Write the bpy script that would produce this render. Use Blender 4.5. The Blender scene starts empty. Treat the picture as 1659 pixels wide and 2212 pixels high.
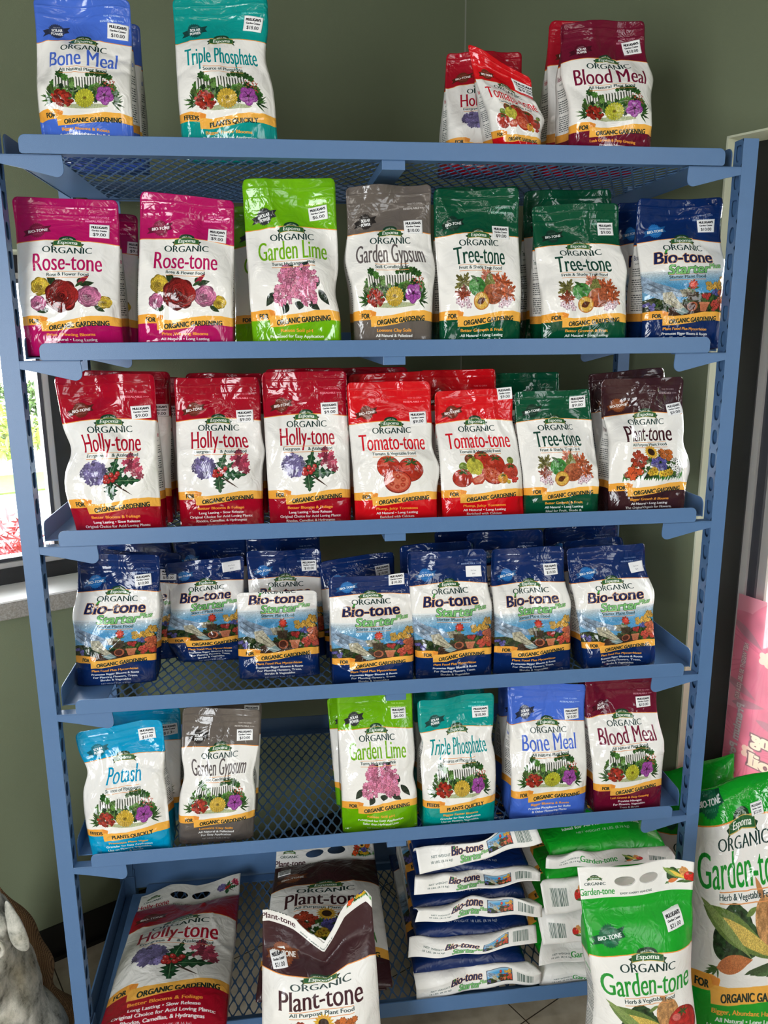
import bpy, bmesh, math, random
import numpy as np
from mathutils import Matrix, Vector

# ------------------------------------------------------------------ camera, world, lights, exposure
SC = bpy.context.scene
COL = SC.collection
PW, PH, FPX = 1659.0, 2212.0, 1729.2123
CAM = np.array([0.40317, -1.43790, 1.63022])
cR = np.array([0.99198009, -0.12615259, -0.00781171])
cU = np.array([0.03561243, 0.21966248, 0.97492572])
cF = np.array([0.12127347, 0.96738509, -0.2223934])
cd = bpy.data.cameras.new('camera'); cam = bpy.data.objects.new('camera', cd); COL.objects.link(cam)
cd.sensor_fit = 'VERTICAL'; cd.sensor_height = 24.0; cd.lens = FPX * 24.0 / PH
cd.clip_start = 0.05; cd.clip_end = 200
cam.matrix_world = Matrix([[cR[0], cU[0], -cF[0], CAM[0]], [cR[1], cU[1], -cF[1], CAM[1]], [cR[2], cU[2], -cF[2], CAM[2]], [0, 0, 0, 1]])
SC.camera = cam
SC.view_settings.view_transform = 'Standard'
try: SC.view_settings.look = 'None'
except Exception: pass
SC.view_settings.gamma = 1.0
SC.view_settings.use_curve_mapping = False
SC.view_settings.exposure = 0.1
SC.cycles.use_denoising = True
SC.cycles.max_bounces = 8
SC.cycles.transparent_max_bounces = 12
SC.cycles.sample_clamp_indirect = 6.0

W = bpy.data.worlds.new('daylight'); SC.world = W; W.use_nodes = True
wn = W.node_tree.nodes; wl = W.node_tree.links
wn['Background'].inputs['Color'].default_value = (0.93, 0.97, 1.0, 1)
wn['Background'].inputs['Strength'].default_value = 17.0

TH = math.radians(28.0)
T2 = np.array([math.cos(TH), math.sin(TH)]); N2 = np.array([-math.sin(TH), math.cos(TH)])
OFL, OFR = 0.542, 1.398          # the two walls: N2.p = OFL, T2.p = OFR
CEIL = 2.75
def ab(a, b, z):                  # wall-aligned coordinates -> world
    p = T2 * a + N2 * b
    return (float(p[0]), float(p[1]), float(z))

def area(name, loc, target, sx, sy, power, color=(1, 1, 1)):
    l = bpy.data.lights.new(name, 'AREA'); l.shape = 'RECTANGLE'; l.size = sx; l.size_y = sy; l.energy = power; l.color = color
    o = bpy.data.objects.new(name, l); COL.objects.link(o); o.location = loc
    o.rotation_euler = (Vector(target) - Vector(loc)).to_track_quat('-Z', 'Y').to_euler()
    return o
ASSUMED_TUBE = (1, 0.95, 0.87)  # tubes below are unseen, assumed; added for light and glossy streaks on bags
area('assumed_tube_light', (0.15, -1.75, 2.62), (0.15, -1.45, 0), 1.22, 0.07, 6, ASSUMED_TUBE)
area('assumed_tube_light', (1.35, -2.0, 2.62), (1.3, -1.6, 0), 1.22, 0.07, 6, ASSUMED_TUBE)
area('assumed_tube_light', (0.7, -3.1, 2.62), (0.7, -2.8, 0), 1.22, 0.07, 7, ASSUMED_TUBE)
area('assumed_daylight_fill', (2.0, -2.6, 1.75), (0.7, 0.1, 0.8), 0.6, 1.3, 14, (0.95, 0.98, 1.0))  # added area light behind the camera, assumed daylight; no such window is built
area('front_fill_light', (-1.15, -2.85, 1.35), (0.85, 0.1, 0.9), 0.9, 1.6, 72, (0.95, 0.98, 1.0))  # added fill from behind the camera, aimed to brighten shelves and right wall

# ------------------------------------------------------------------ pixel helpers (a photo pixel and a depth give a place)
def ray(px, py): return cF + cR * (px - PW / 2) / FPX - cU * (py - PH / 2) / FPX
def at(px, py, y):
    d = ray(px, py); return CAM + d * (y - CAM[1]) / d[1]
def atz(px, py, z):
    d = ray(px, py); return CAM + d * (z - CAM[2]) / d[2]
def x_at(px, y, z):               # the x for which (x, y, z) shows in column px
    k = (px - PW / 2) / FPX
    a = cR - k * cF; q = np.array([0, y, z]) - CAM
    return -(a[1] * q[1] + a[2] * q[2]) / a[0] + CAM[0]

# ------------------------------------------------------------------ object helpers
def lin(c): 
    c = np.asarray(c, float)
    return tuple(float(v) for v in np.where(c <= .04045, c / 12.92, ((c + .055) / 1.055) ** 2.4))
def hexc(r, g, b): return (r / 255., g / 255., b / 255.)
def tag(o, label=None, cat=None, group=None, kind=None):
    if label: o['label'] = label
    if cat: o['category'] = cat
    if group: o['group'] = group
    if kind: o['kind'] = kind
    return o
def empty(name, loc, label, cat, group=None):
    o = bpy.data.objects.new(name, None); COL.objects.link(o); o.location = tuple(float(v) for v in loc); o.empty_display_size = .05
    return tag(o, label, cat, group)
def mesh_obj(name, verts, faces, mat, parent=None, smooth=False, origin=(0, 0, 0)):
    me = bpy.data.meshes.new(name)
    v = np.asarray(verts, float) - np.asarray(origin, float)
    me.from_pydata([tuple(p) for p in v], [], [tuple(f) for f in faces]); me.update()
    if mat: me.materials.append(mat)
    if smooth: me.polygons.foreach_set('use_smooth', [True] * len(me.polygons))
    o = bpy.data.objects.new(name, me); COL.objects.link(o)
    if parent is not None: o.parent = parent
    return o
class MB:                          # gathers shapes into one mesh
    def __init__(s): s.v = []; s.f = []
    def add(s, v, f):
        k = len(s.v); s.v += [tuple(float(c) for c in p) for p in v]; s.f += [tuple(i + k for i in q) for q in f]
    def hexa(s, p):                # 8 points: bottom ring 0-3, top ring 4-7
        s.add(p, [(3, 2, 1, 0), (4, 5, 6, 7), (0, 1, 5, 4), (1, 2, 6, 5), (2, 3, 7, 6), (3, 0, 4, 7)])
    def box(s, x0, x1, y0, y1, z0, z1):
        s.hexa([(x0, y0, z0), (x1, y0, z0), (x1, y1, z0), (x0, y1, z0), (x0, y0, z1), (x1, y0, z1), (x1, y1, z1), (x0, y1, z1)])
    def abox(s, a0, a1, b0, b1, z0, z1):
        s.hexa([ab(a0, b0, z0), ab(a1, b0, z0), ab(a1, b1, z0), ab(a0, b1, z0), ab(a0, b0, z1), ab(a1, b0, z1), ab(a1, b1, z1), ab(a0, b1, z1)])
    def prism(s, ring, vec):       # closed ring of points, swept by vec
        n = len(ring); ring = [np.asarray(p, float) for p in ring]; vec = np.asarray(vec, float)
        s.add(ring + [p + vec for p in ring], [tuple(range(n))[::-1], tuple(range(n, 2 * n))] + [(i, (i + 1) % n, n + (i + 1) % n, n + i) for i in range(n)])
    def build(s, name, mat, parent=None, smooth=False, origin=(0, 0, 0), bevel=0, merge=False):
        o = mesh_obj(name, s.v, s.f, mat, parent, smooth, origin)
        if merge or bevel:
            bm = bmesh.new(); bm.from_mesh(o.data); bmesh.ops.remove_doubles(bm, verts=bm.verts, dist=1e-5)
            bmesh.ops.recalc_face_normals(bm, faces=bm.faces); bm.to_mesh(o.data); bm.free()
        if bevel:
            m = o.modifiers.new('b', 'BEVEL'); m.width = bevel; m.segments = 2; m.limit_method = 'ANGLE'
        return o

# ------------------------------------------------------------------ node materials
def mat_new(name):
    m = bpy.data.materials.new(name); m.use_nodes = True
    nt = m.node_tree; return m, nt, nt.nodes['Principled BSDF']
def paint(name, col, rough=.5, bump=0.0, bscale=200, mottle=0.0, mscale=6, spec=.5, metal=0, col2=None):
    m, nt, p = mat_new(name); n, l = nt.nodes, nt.links
    c = lin(col); p.inputs['Base Color'].default_value = (*c, 1); p.inputs['Roughness'].default_value = rough
    p.inputs['Specular IOR Level'].default_value = spec; p.inputs['Metallic'].default_value = metal
    tc = n.new('ShaderNodeTexCoord')
    if mottle or col2 is not None:
        no = n.new('ShaderNodeTexNoise'); no.inputs['Scale'].default_value = mscale; no.inputs['Detail'].default_value = 6
        l.new(tc.outputs['Object'], no.inputs['Vector'])
        cr = n.new('ShaderNodeValToRGB'); e = cr.color_ramp.elements
        c2 = lin(col2) if col2 is not None else tuple(v * (1 - mottle) for v in c)
        e[0].position = .38; e[1].position = .62; e[0].color = (*c2, 1); e[1].color = (*c, 1)
        l.new(no.outputs['Fac'], cr.inputs['Fac']); l.new(cr.outputs['Color'], p.inputs['Base Color'])
    if bump:
        nb = n.new('ShaderNodeTexNoise'); nb.inputs['Scale'].default_value = bscale; nb.inputs['Detail'].default_value = 3
        l.new(tc.outputs['Object'], nb.inputs['Vector'])
        b = n.new('ShaderNodeBump'); b.inputs['Strength'].default_value = bump; b.inputs['Distance'].default_value = .002
        l.new(nb.outputs['Fac'], b.inputs['Height']); l.new(b.outputs['Normal'], p.inputs['Normal'])
    return m
M_blue = paint('blue_powder_coat', hexc(78, 113, 156), .36, .12, 900)
M_wall = paint('sage_wall_paint', hexc(114, 123, 96), .75, .25, 700)
M_cream = paint('cream_reveal_paint', hexc(214, 218, 192), .7, .2, 500)
M_white = paint('ceiling_paint', hexc(112, 110, 104), .9)
M_rear = paint('pale_rear_wall_paint', hexc(120, 118, 108), .9)
M_black = paint('black_frame_paint', hexc(20, 21, 23), .45, .1, 400)
M_base = paint('black_rubber_cove', hexc(18, 17, 16), .5)
M_alu = paint('brushed_aluminium', hexc(178, 176, 172), .35, .05, 900, metal=.3)
M_darkalu = paint('dark_bronze_channel', hexc(52, 54, 60), .4)
M_stone = paint('speckled_stone_sill', hexc(158, 154, 146), .5, .1, 900, col2=hexc(132, 127, 118), mscale=260)
M_silltop = paint('white_sill_top', hexc(228, 226, 220), .35)

def tile_mat():
    m, nt, p = mat_new('beige_vinyl_tile'); n, l = nt.nodes, nt.links
    tc = n.new('ShaderNodeTexCoord'); mp = n.new('ShaderNodeMapping')
    mp.inputs['Rotation'].default_value = (0, 0, -TH)
    l.new(tc.outputs['Object'], mp.inputs['Vector'])
    br = n.new('ShaderNodeTexBrick'); br.offset = 0; br.squash = 1
    br.inputs['Scale'].default_value = 1.0; br.inputs['Mortar Size'].default_value = .0016; br.inputs['Mortar Smooth'].default_value = .2
    br.inputs['Brick Width'].default_value = .296; br.inputs['Row Height'].default_value = .296; br.inputs['Bias'].default_value = 0
    br.inputs['Color1'].default_value = (*lin(hexc(202, 190, 168)), 1); br.inputs['Color2'].default_value = (*lin(hexc(190, 178, 156)), 1)
    br.inputs['Mortar'].default_value = (*lin(hexc(70, 60, 48)), 1)
    l.new(mp.outputs['Vector'], br.inputs['Vector'])
    no = n.new('ShaderNodeTexNoise'); no.inputs['Scale'].default_value = 26; no.inputs['Detail'].default_value = 8
    l.new(tc.outputs['Object'], no.inputs['Vector'])
    cr = n.new('ShaderNodeValToRGB'); e = cr.color_ramp.elements; e[0].position = .35; e[1].position = .6
    e[0].color = (.62, .57, .5, 1); e[1].color = (1, 1, 1, 1); l.new(no.outputs['Fac'], cr.inputs['Fac'])
    mx = n.new('ShaderNodeMix'); mx.data_type = 'RGBA'; mx.blend_type = 'MULTIPLY'; mx.inputs['Factor'].default_value = .55
    l.new(br.outputs['Color'], mx.inputs[6]); l.new(cr.outputs['Color'], mx.inputs[7]); l.new(mx.outputs[2], p.inputs['Base Color'])
    p.inputs['Roughness'].default_value = .32
    return m, mp
M_tile, tile_map = tile_mat()
_g = N2 @ np.array([0.935, 0.12]); _h = T2 @ np.array([0.906, 0.171])     # a seen tile corner fixes the grid
tile_map.inputs['Location'].default_value = (-(_h % .296), -(_g % .296), 0)

def glass_mat():
    m = bpy.data.materials.new('window_glass'); m.use_nodes = True; nt = m.node_tree; n, l = nt.nodes, nt.links; n.clear()
    o = n.new('ShaderNodeOutputMaterial'); t = n.new('ShaderNodeBsdfTransparent'); g = n.new('ShaderNodeBsdfGlossy'); g.inputs['Roughness'].default_value = .02
    fr = n.new('ShaderNodeFresnel'); fr.inputs['IOR'].default_value = 1.45
    mx = n.new('ShaderNodeMixShader'); l.new(fr.outputs[0], mx.inputs[0]); l.new(t.outputs[0], mx.inputs[1]); l.new(g.outputs[0], mx.inputs[2]); l.new(mx.outputs[0], o.inputs[0])
    return m
M_glass = glass_mat()

# ---- room
A0, B0 = -3.6, -3.8
def structure(mb, name, mat, **k):
    return tag(mb.build(name, mat, **k), kind='structure')
mb = MB(); mb.abox(A0, OFR + .3, B0, OFL + .3, -.08, 0); structure(mb, 'floor', M_tile)
mb = MB(); mb.abox(A0, OFR + .3, B0, OFL + .3, CEIL, CEIL + .1); structure(mb, 'ceiling', M_white)
LW = (-1.55, .196, 1.02, 1.81)      # window in the back-left wall: a range, z range
RW = (-1.75, -.344, .10, 2.038)     # window in the right wall: b range, z range
TW = .16
mb = MB()
mb.abox(A0, OFR + TW, OFL, OFL + TW, 0, LW[2]); mb.abox(A0, OFR + TW, OFL, OFL + TW, LW[3], CEIL)
mb.abox(A0, LW[0], OFL, OFL + TW, LW[2], LW[3]); mb.abox(LW[1], OFR + TW, OFL, OFL + TW, LW[2], LW[3])
structure(mb, 'wall_left', M_wall)
mb = MB()
mb.abox(OFR, OFR + TW, B0, OFL, 0, RW[2]); mb.abox(OFR, OFR + TW, B0, OFL, RW[3], CEIL)
mb.abox(OFR, OFR + TW, B0, RW[0], RW[2], RW[3]); mb.abox(OFR, OFR + TW, RW[1], OFL, RW[2], RW[3])
structure(mb, 'wall_right', M_wall)
mb = MB(); mb.abox(A0 - .1, A0, B0, OFL + TW, 0, CEIL); structure(mb, 'wall_west', M_rear)
mb = MB(); mb.abox(A0, OFR + TW, B0 - .1, B0, 0, CEIL); structure(mb, 'wall_rear', M_rear)
# cream reveals
mb = MB(); e = .004
mb.abox(LW[1] - e, LW[1] + .0005, OFL - .001, OFL + TW, LW[2], LW[3]); mb.abox(LW[0], LW[1], OFL - .001, OFL + TW, LW[3] - e, LW[3] + .0005)
structure(mb, 'trim_1', M_cream)
mb = MB()
mb.abox(OFR - .001, OFR + TW, RW[1] - e, RW[1] + .0005, RW[2], RW[3]); mb.abox(OFR - .001, OFR + TW, RW[0], RW[1], RW[3] - e, RW[3] + .0005)
mb.abox(OFR - .001, OFR + TW, RW[0], RW[1], RW[2] - .0005, RW[2] + e)
structure(mb, 'trim_2', M_cream)
# sill of the left window
mb = MB(); mb.abox(LW[0], .152, OFL - .055, OFL + .0, .977, 1.018); structure(mb, 'trim_3', M_stone, bevel=.003)
mb = MB(); mb.abox(LW[0], .152, OFL - .054, OFL + .001, 1.018, 1.022); mb.abox(LW[0], LW[1] - e, OFL + .001, OFL + .12, 1.018, 1.022); structure(mb, 'trim_4', M_silltop)
# baseboards
mb = MB(); mb.abox(A0, OFR, OFL - .006, OFL, 0, .098); mb.abox(A0, OFR, OFL - .016, OFL - .006, 0, .012); structure(mb, 'baseboard_left', M_base)
mb = MB(); mb.abox(OFR - .006, OFR, B0, OFL, 0, .098); structure(mb, 'baseboard_right', M_base)
# corner bead that shows as a thin pale line
mb = MB(); mb.abox(OFR - .003, OFR, OFL - .003, OFL, .1, CEIL); structure(mb, 'trim_5', paint('corner_caulk', hexc(150, 152, 138), .6))
# window_1 (left)
def ringbox(mb, f, u0, u1, z0, z1, w, d0, d1, wb=None):
    wb = w if wb is None else wb
    f(mb, u0, u0 + w, d0, d1, z0, z1); f(mb, u1 - w, u1, d0, d1, z0, z1); f(mb, u0 + w, u1 - w, d0, d1, z0, z0 + wb); f(mb, u0 + w, u1 - w, d0, d1, z1 - w, z1)
fl = lambda mb, u0, u1, d0, d1, z0, z1: mb.abox(u0, u1, OFL + d0, OFL + d1, z0, z1)
fr_ = lambda mb, u0, u1, d0, d1, z0, z1: mb.abox(OFR + d0, OFR + d1, u0, u1, z0, z1)
w1 = MB(); ringbox(w1, fl, LW[0], LW[1] - e, 1.022, LW[3] - e, .040, .085, .15); w1 = structure(w1, 'window_1', M_black)
mb = MB(); ringbox(mb, fl, LW[0] + .04, LW[1] - e - .04, 1.062, LW[3] - e - .04, .013, .09, .145); mb.build('glazing_frame', M_alu, w1)
mb = MB(); ringbox(mb, fl, LW[0] + .053, LW[1] - e - .053, 1.075, LW[3] - e - .053, .009, .10, .14); mb.build('glazing_seal', M_darkalu, w1)
mb = MB(); fl(mb, LW[0] + .055, LW[1] - .06, .118, .122, 1.08, LW[3] - .06); mb.build('window_glass', M_glass, w1)
w2 = MB(); ringbox(w2, fr_, RW[0], RW[1] - e, RW[2] + e, RW[3] - e, .068, .085, .15); w2 = structure(w2, 'window_2', M_black)
mb = MB(); ringbox(mb, fr_, RW[0] + .068, RW[1] - e - .068, .172, RW[3] - .072, .016, .09, .145); mb.build('glazing_frame', M_alu, w2)
mb = MB(); ringbox(mb, fr_, RW[0] + .084, RW[1] - e - .084, .188, RW[3] - .088, .020, .10, .14); mb.build('glazing_seal', M_darkalu, w2)
mb = MB(); ringbox(mb, fr_, RW[0] + .104, RW[1] - e - .104, .208, RW[3] - .108, .020, .11, .13); mb.build('glazing_bead', M_alu, w2)
mb = MB(); fr_(mb, RW[0] + .10, RW[1] - .10, .118, .122, .2, RW[3] - .1); mb.build('window_glass', M_glass, w2)

# ------------------------------------------------------------------ printed artwork, drawn by code (no files): outlines filled on a pixel grid
_tc = {}; _fl = {}
def glyphs(s):
    if s in _tc: return _tc[s]
    cu = bpy.data.curves.new('tmp', 'FONT'); cu.body = s
    o = bpy.data.objects.new('tmp', cu); COL.objects.link(o)
    dg = bpy.context.evaluated_depsgraph_get(); c = o.to_curve(dg); polys = []
    for sp in c.splines:
        b = sp.bezier_points; n = len(b); pts = []
        if n < 2: continue
        for i in range(n):
            p0, p1 = b[i], b[(i + 1) % n]
            q = np.array([p0.co[:2], p0.handle_right[:2], p1.handle_left[:2], p1.co[:2]])
            straight = abs((q[1] - q[0])[0] * (q[3] - q[0])[1] - (q[1] - q[0])[1] * (q[3] - q[0])[0]) < 1e-6 and abs((q[2] - q[0])[0] * (q[3] - q[0])[1] - (q[2] - q[0])[1] * (q[3] - q[0])[0]) < 1e-6
            for t in ([0] if straight else (0, .25, .5, .75)):
                pts.append(((1 - t) ** 3) * q[0] + 3 * t * (1 - t) ** 2 * q[1] + 3 * t * t * (1 - t) * q[2] + t ** 3 * q[3])
        polys.append(np.array(pts))
    o.to_curve_clear(); bpy.data.objects.remove(o); bpy.data.curves.remove(cu)
    allp = np.concatenate(polys) if polys else np.zeros((1, 2)); fl = []
    for p in polys:                # small flared feet on the straight stem ends
        q = np.roll(p, -1, 0); sg = np.sign(np.sum(p[:, 0] * q[:, 1] - q[:, 0] * p[:, 1]))
        pv = np.roll(p, 1, 0); nx = np.roll(p, -2, 0)
        for a, b, e0, e1 in zip(p, q, pv, nx):
            w = abs(a[0] - b[0])
            if abs(a[1] - b[1]) < .012 and .05 < w < .15 and abs(e0[0] - a[0]) < .03 and abs(e1[0] - b[0]) < .03 and min(abs(e0[1] - a[1]), abs(e1[1] - b[1])) > .1:
                x0, x1 = min(a[0], b[0]), max(a[0], b[0]); y = (a[1] + b[1]) / 2; d = 1 if (b[0] - a[0]) * sg > 0 else -1
                r = np.array([(x0 - .042, y), (x1 + .042, y), (x1 + .012, y + d * .022), (x1, y + d * .07), (x0, y + d * .07), (x0 - .012, y + d * .022)])
                ar = np.sum(r[:, 0] * np.roll(r[:, 1], -1) - np.roll(r[:, 0], -1) * r[:, 1]); fl.append(r if ar * sg > 0 else r[::-1])
    _fl[s] = fl
    _tc[s] = (polys, allp[:, 0].min(), allp[:, 0].max()); return _tc[s]

_rs = np.random.RandomState(5)
_N1 = _rs.rand(64, 64)
def vnoise(X, Y, f):              # smooth value noise for ink texture
    x = X * f; y = Y * f; i = np.floor(x).astype(int); j = np.floor(y).astype(int); a = x - i; b = y - j
    a = a * a * (3 - 2 * a); b = b * b * (3 - 2 * b); g = lambda p, q: _N1[p % 64, q % 64]
    return (g(i, j) * (1 - a) + g(i + 1, j) * a) * (1 - b) + (g(i, j + 1) * (1 - a) + g(i + 1, j + 1) * a) * b

class Cv:
    def __init__(s, w, h, ppu=4.6, bg=(.93, .92, .90)):
        s.w, s.h, s.k = w, h, ppu * 2; s.W = int(round(w * ppu)) * 2; s.H = int(round(h * ppu)) * 2
        s.a = np.empty((s.H, s.W, 3), np.float32); s.a[:] = bg; s.al = None
        s.rs = np.random.RandomState(11)
    def mask(s, polys):
        P = []
        for p in polys:
            p = np.asarray(p, float) * s.k; P.append(np.concatenate([p, np.roll(p, -1, 0)], 1))
        E = np.concatenate(P)
        x0 = max(0, int(E[:, 0].min()) - 1); x1 = min(s.W, int(E[:, 0].max()) + 2); y0 = max(0, int(E[:, 1].min()) - 1); y1 = min(s.H, int(E[:, 1].max()) + 2)
        if x1 <= x0 or y1 <= y0: return None
        up = E[:, 1] < E[:, 3]; lo = np.where(up[:, None], E, E[:, [2, 3, 0, 1]])
        r0 = np.clip(np.ceil(lo[:, 1] - .5), y0, y1).astype(int); r1 = np.clip(np.ceil(lo[:, 3] - .5), y0, y1).astype(int)
        n = r1 - r0; i = np.repeat(np.arange(len(n)), n)
        if len(i) == 0: return None
        r = r0[i] + np.arange(len(i)) - np.repeat(np.cumsum(n) - n, n)
        q = lo[i]; x = q[:, 0] + (r + .5 - q[:, 1]) / (q[:, 3] - q[:, 1]) * (q[:, 2] - q[:, 0])
        c = np.clip(np.ceil(x - .5), x0, x1).astype(int) - x0
        acc = np.zeros((y1 - y0, x1 - x0 + 1), np.int32); np.add.at(acc, (r - y0, c), np.where(up[i], 1, -1))
        return np.cumsum(acc, 1)[:, :-1] != 0, x0, y0
    def put(s, m, x0, y0, col, a=1.0):
        sub = s.a[y0:y0 + m.shape[0], x0:x0 + m.shape[1]]
        if callable(col):
            yy, xx = np.nonzero(m); c = col((xx + x0 + .5) / s.k, (yy + y0 + .5) / s.k)
            if isinstance(c, tuple): c, a = c
            a = np.asarray(a, np.float32); a = a[:, None] if a.ndim else a
            sub[yy, xx] = sub[yy, xx] * (1 - a) + np.clip(c, 0, 1) * a
        else: sub[m] = sub[m] * (1 - a) + np.asarray(col, np.float32) * a
    def fill(s, polys, col, a=1.0):
        if not isinstance(polys, list): polys = [polys]
        r = s.mask(polys)
        if r: s.put(*r, col, a)
    def grow(s, r, dx, dy):        # thicken (+) or thin (-) strokes
        m, x0, y0 = r
        for ax, d in ((1, dx), (0, dy)):
            n = int(round(abs(d) * s.k))
            if n == 0: continue
            pad = [(0, 0), (0, 0)]; pad[ax] = (n, n); m = np.pad(m, pad)
            if ax: x0 -= n
            else: y0 -= n
            o = m.copy()
            for k in range(1, n + 1):
                sh = np.roll(m, k if k % 2 else -k, ax) if d < 0 else None
                if d > 0: o |= np.roll(m, k // 2 + k % 2 if k % 2 else -(k // 2), ax)
                else: o &= np.roll(m, (k // 2 + k % 2) if k % 2 else -(k // 2), ax)
            m = o
        H, Wd = m.shape; cy = max(0, -y0); cx = max(0, -x0)
        m = m[cy:min(H, s.H - y0), cx:min(Wd, s.W - x0)]
        return m, x0 + cx, y0 + cy
    def text(s, t, x, y, cap, col, w=None, align='c', bold=(0, 0), shear=0., arc=0., slope=0., outline=None, big=None, rot=0., flip=False, a=1.0, serif=False):
        polys, g0, g1 = glyphs(t); polys = polys + _fl[t] if serif else polys; sy = cap / .70; nat = (g1 - g0) * sy
        sx = sy if w is None else sy * w / nat
        wd = (g1 - g0) * sx; xo = {'c': x - wd / 2, 'l': x, 'r': x - wd}[align]; out = []
        cr, sr = math.cos(rot), math.sin(rot)
        for p in polys:
            X = (p[:, 0] - g0) * sx; Y = p[:, 1] * sy
            if big is not None:    # enlarge the first letter downward-and-up
                f = np.clip((big[0] - X) * 1e6, 0, 1); Y = Y * (1 + f * (big[1] - 1)) - f * big[2]
            X = X + shear * Y
            u = (X - wd / 2) / (wd / 2 + 1e-9)
            Yc = Y - slope * (X - wd / 2) - arc * (u * u)
            if flip: X = wd - X
            if rot: out.append(np.stack([x + (X - wd / 2) * cr + Yc * sr, y + (X - wd / 2) * sr - Yc * cr], 1))
            else: out.append(np.stack([xo + X, y - Yc], 1))
        if not out: return
        r = s.mask(out)
        if r is None: return
        if outline:
            q = s.grow(r, outline[1] * 2 + bold[0], outline[1] * 2 + bold[1]); s.put(*q, outline[0])
        if bold[0] or bold[1]: r = s.grow(r, *bold)
        if r[0].size: s.put(*r, col, a)
    def image(s, name):
        a = s.a.reshape(s.H // 2, 2, s.W // 2, 2, 3).mean((1, 3))
        h, w = a.shape[:2]; out = np.ones((h, w, 4), np.float32); out[..., :3] = a
        if s.al is not None: out[..., 3] = s.al.reshape(h, 2, w, 2).mean((1, 3))
        im = bpy.data.images.new(name, w, h, alpha=s.al is not None); im.pixels.foreach_set(np.ascontiguousarray(out[::-1]).ravel()); im.update(); im.pack()
        return im

def ell(x, y, rx, ry=None, rot=0., n=26):
    ry = rx if ry is None else ry; t = np.linspace(0, 2 * math.pi, n, endpoint=False); c, q = math.cos(rot), math.sin(rot)
    return np.stack([x + rx * np.cos(t) * c - ry * np.sin(t) * q, y + rx * np.cos(t) * q + ry * np.sin(t) * c], 1)
def lobes(x, y, r, k, dep=.25, rot=0., n=80, ry=1.):
    t = np.linspace(0, 2 * math.pi, n, endpoint=False); R = r * (1 - dep + dep * np.abs(np.cos(k * t / 2)))
    return np.stack([x + R * np.cos(t + rot), y + ry * R * np.sin(t + rot)], 1)
def leaf(x0, y0, x1, y1, w, sp=0, n=12):
    t = np.linspace(0, 1, n); p = np.array([x0, y0]) + t[:, None] * np.array([x1 - x0, y1 - y0]); L = math.hypot(x1 - x0, y1 - y0) + 1e-9
    nx = np.array([-(y1 - y0), x1 - x0]) / L; h = w * np.sin(math.pi * t ** .8)
    if sp: h = h * (1 + .35 * ((np.arange(n) % 2) * 2 - 1) * (t < .95))
    return np.concatenate([p + nx * h[:, None], (p - nx * h[:, None])[::-1]])
def quad(*p): return np.array(p, float)
def shade(c, k): return np.clip(np.asarray(c, float) * k, 0, 1)
def speck(c, amt=.25, f=1.6):
    c = np.asarray(c, np.float32)
    return lambda X, Y: c * (1 - amt + 2 * amt * vnoise(X, Y, f))[:, None]

# --- pictures: each drawn in the label frame (100 wide), centred near x 50, y 102
GREENS = [hexc(38, 84, 30), hexc(62, 112, 40), hexc(30, 62, 28), hexc(92, 138, 58), hexc(74, 96, 40)]
def rose(c, x, y, r, col):
    c.fill(lobes(x, y, r * 1.02, 7, .12), shade(col, .62))
    for i in range(34):
        f = 1 - i / 34.; a = i * 2.4; d = r * .62 * f
        px, py = x + d * math.cos(a), y + d * math.sin(a) * .92
        c.fill(ell(px, py, r * (.22 + .30 * f), r * (.16 + .26 * f), a + 1.57), shade(col, .58 + .1 * f)); c.fill(ell(px + .03 * r, py - .03 * r, r * (.19 + .29 * f), r * (.13 + .25 * f), a + 1.57), speck(shade(col, .82 + .34 * c.rs.rand()), .14, 2))
    for k in range(3): c.fill(ell(x, y, r * (.2 - .06 * k), r * (.16 - .05 * k), k), shade(col, .45 if k % 2 == 0 else .85))
def p_roses(c):
    R, P, Y = hexc(158, 28, 26), hexc(216, 112, 160), hexc(240, 196, 50)
    for q in ((38, 90, 30, 84, 4), (62, 92, 76, 89, 3), (30, 116, 18, 119, 3), (76, 114, 86, 120, 2.5), (60, 90, 66, 85, 3)): c.fill(leaf(*q), speck(hexc(40, 66, 34), .3, 1))
    c.fill(leaf(60, 92, 71, 81, 2.4), hexc(178, 30, 60)); c.fill(leaf(58, 94, 66, 88, 1.5), hexc(50, 84, 40))
    rose(c, 23, 93, 9.5, Y); rose(c, 20, 110, 8, P); rose(c, 86, 110, 7, Y); rose(c, 71, 104, 11.5, P); rose(c, 44, 103, 17, R)
def p_hydrangea(c):
    for q in ((38, 90, 50, 82, 4), (58, 88, 66, 80, 4), (28, 108, 18, 120, 4), (80, 106, 90, 120, 4), (42, 118, 36, 128, 4), (56, 116, 54, 124, 5), (66, 116, 78, 124, 4), (76, 104, 78, 94, 4)): c.fill(leaf(*q), speck(hexc(40, 56, 42), .35, .8))
    for cx, cy, r in ((44, 92, 10), (62, 94, 12), (58, 104, 11), (38, 110, 10.5), (68, 112, 9), (48, 102, 10), (66, 101, 12)):
        for i in range(46):
            a = c.rs.rand() * 6.28; d = r * math.sqrt(c.rs.rand()); x, y = cx + d * math.cos(a), cy + d * math.sin(a) * .92
            col = shade(hexc(232, 116, 156), .72 + .5 * c.rs.rand()); c.fill(lobes(x, y, 2.7, 4, .45, c.rs.rand() * 3, 32), shade(col, .75)); c.fill(lobes(x, y, 2.3, 4, .4, c.rs.rand() * 3, 32), np.clip(col + .12 * c.rs.rand(), 0, 1))
            c.fill(ell(x, y, .4), hexc(180, 60, 120))
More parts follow.
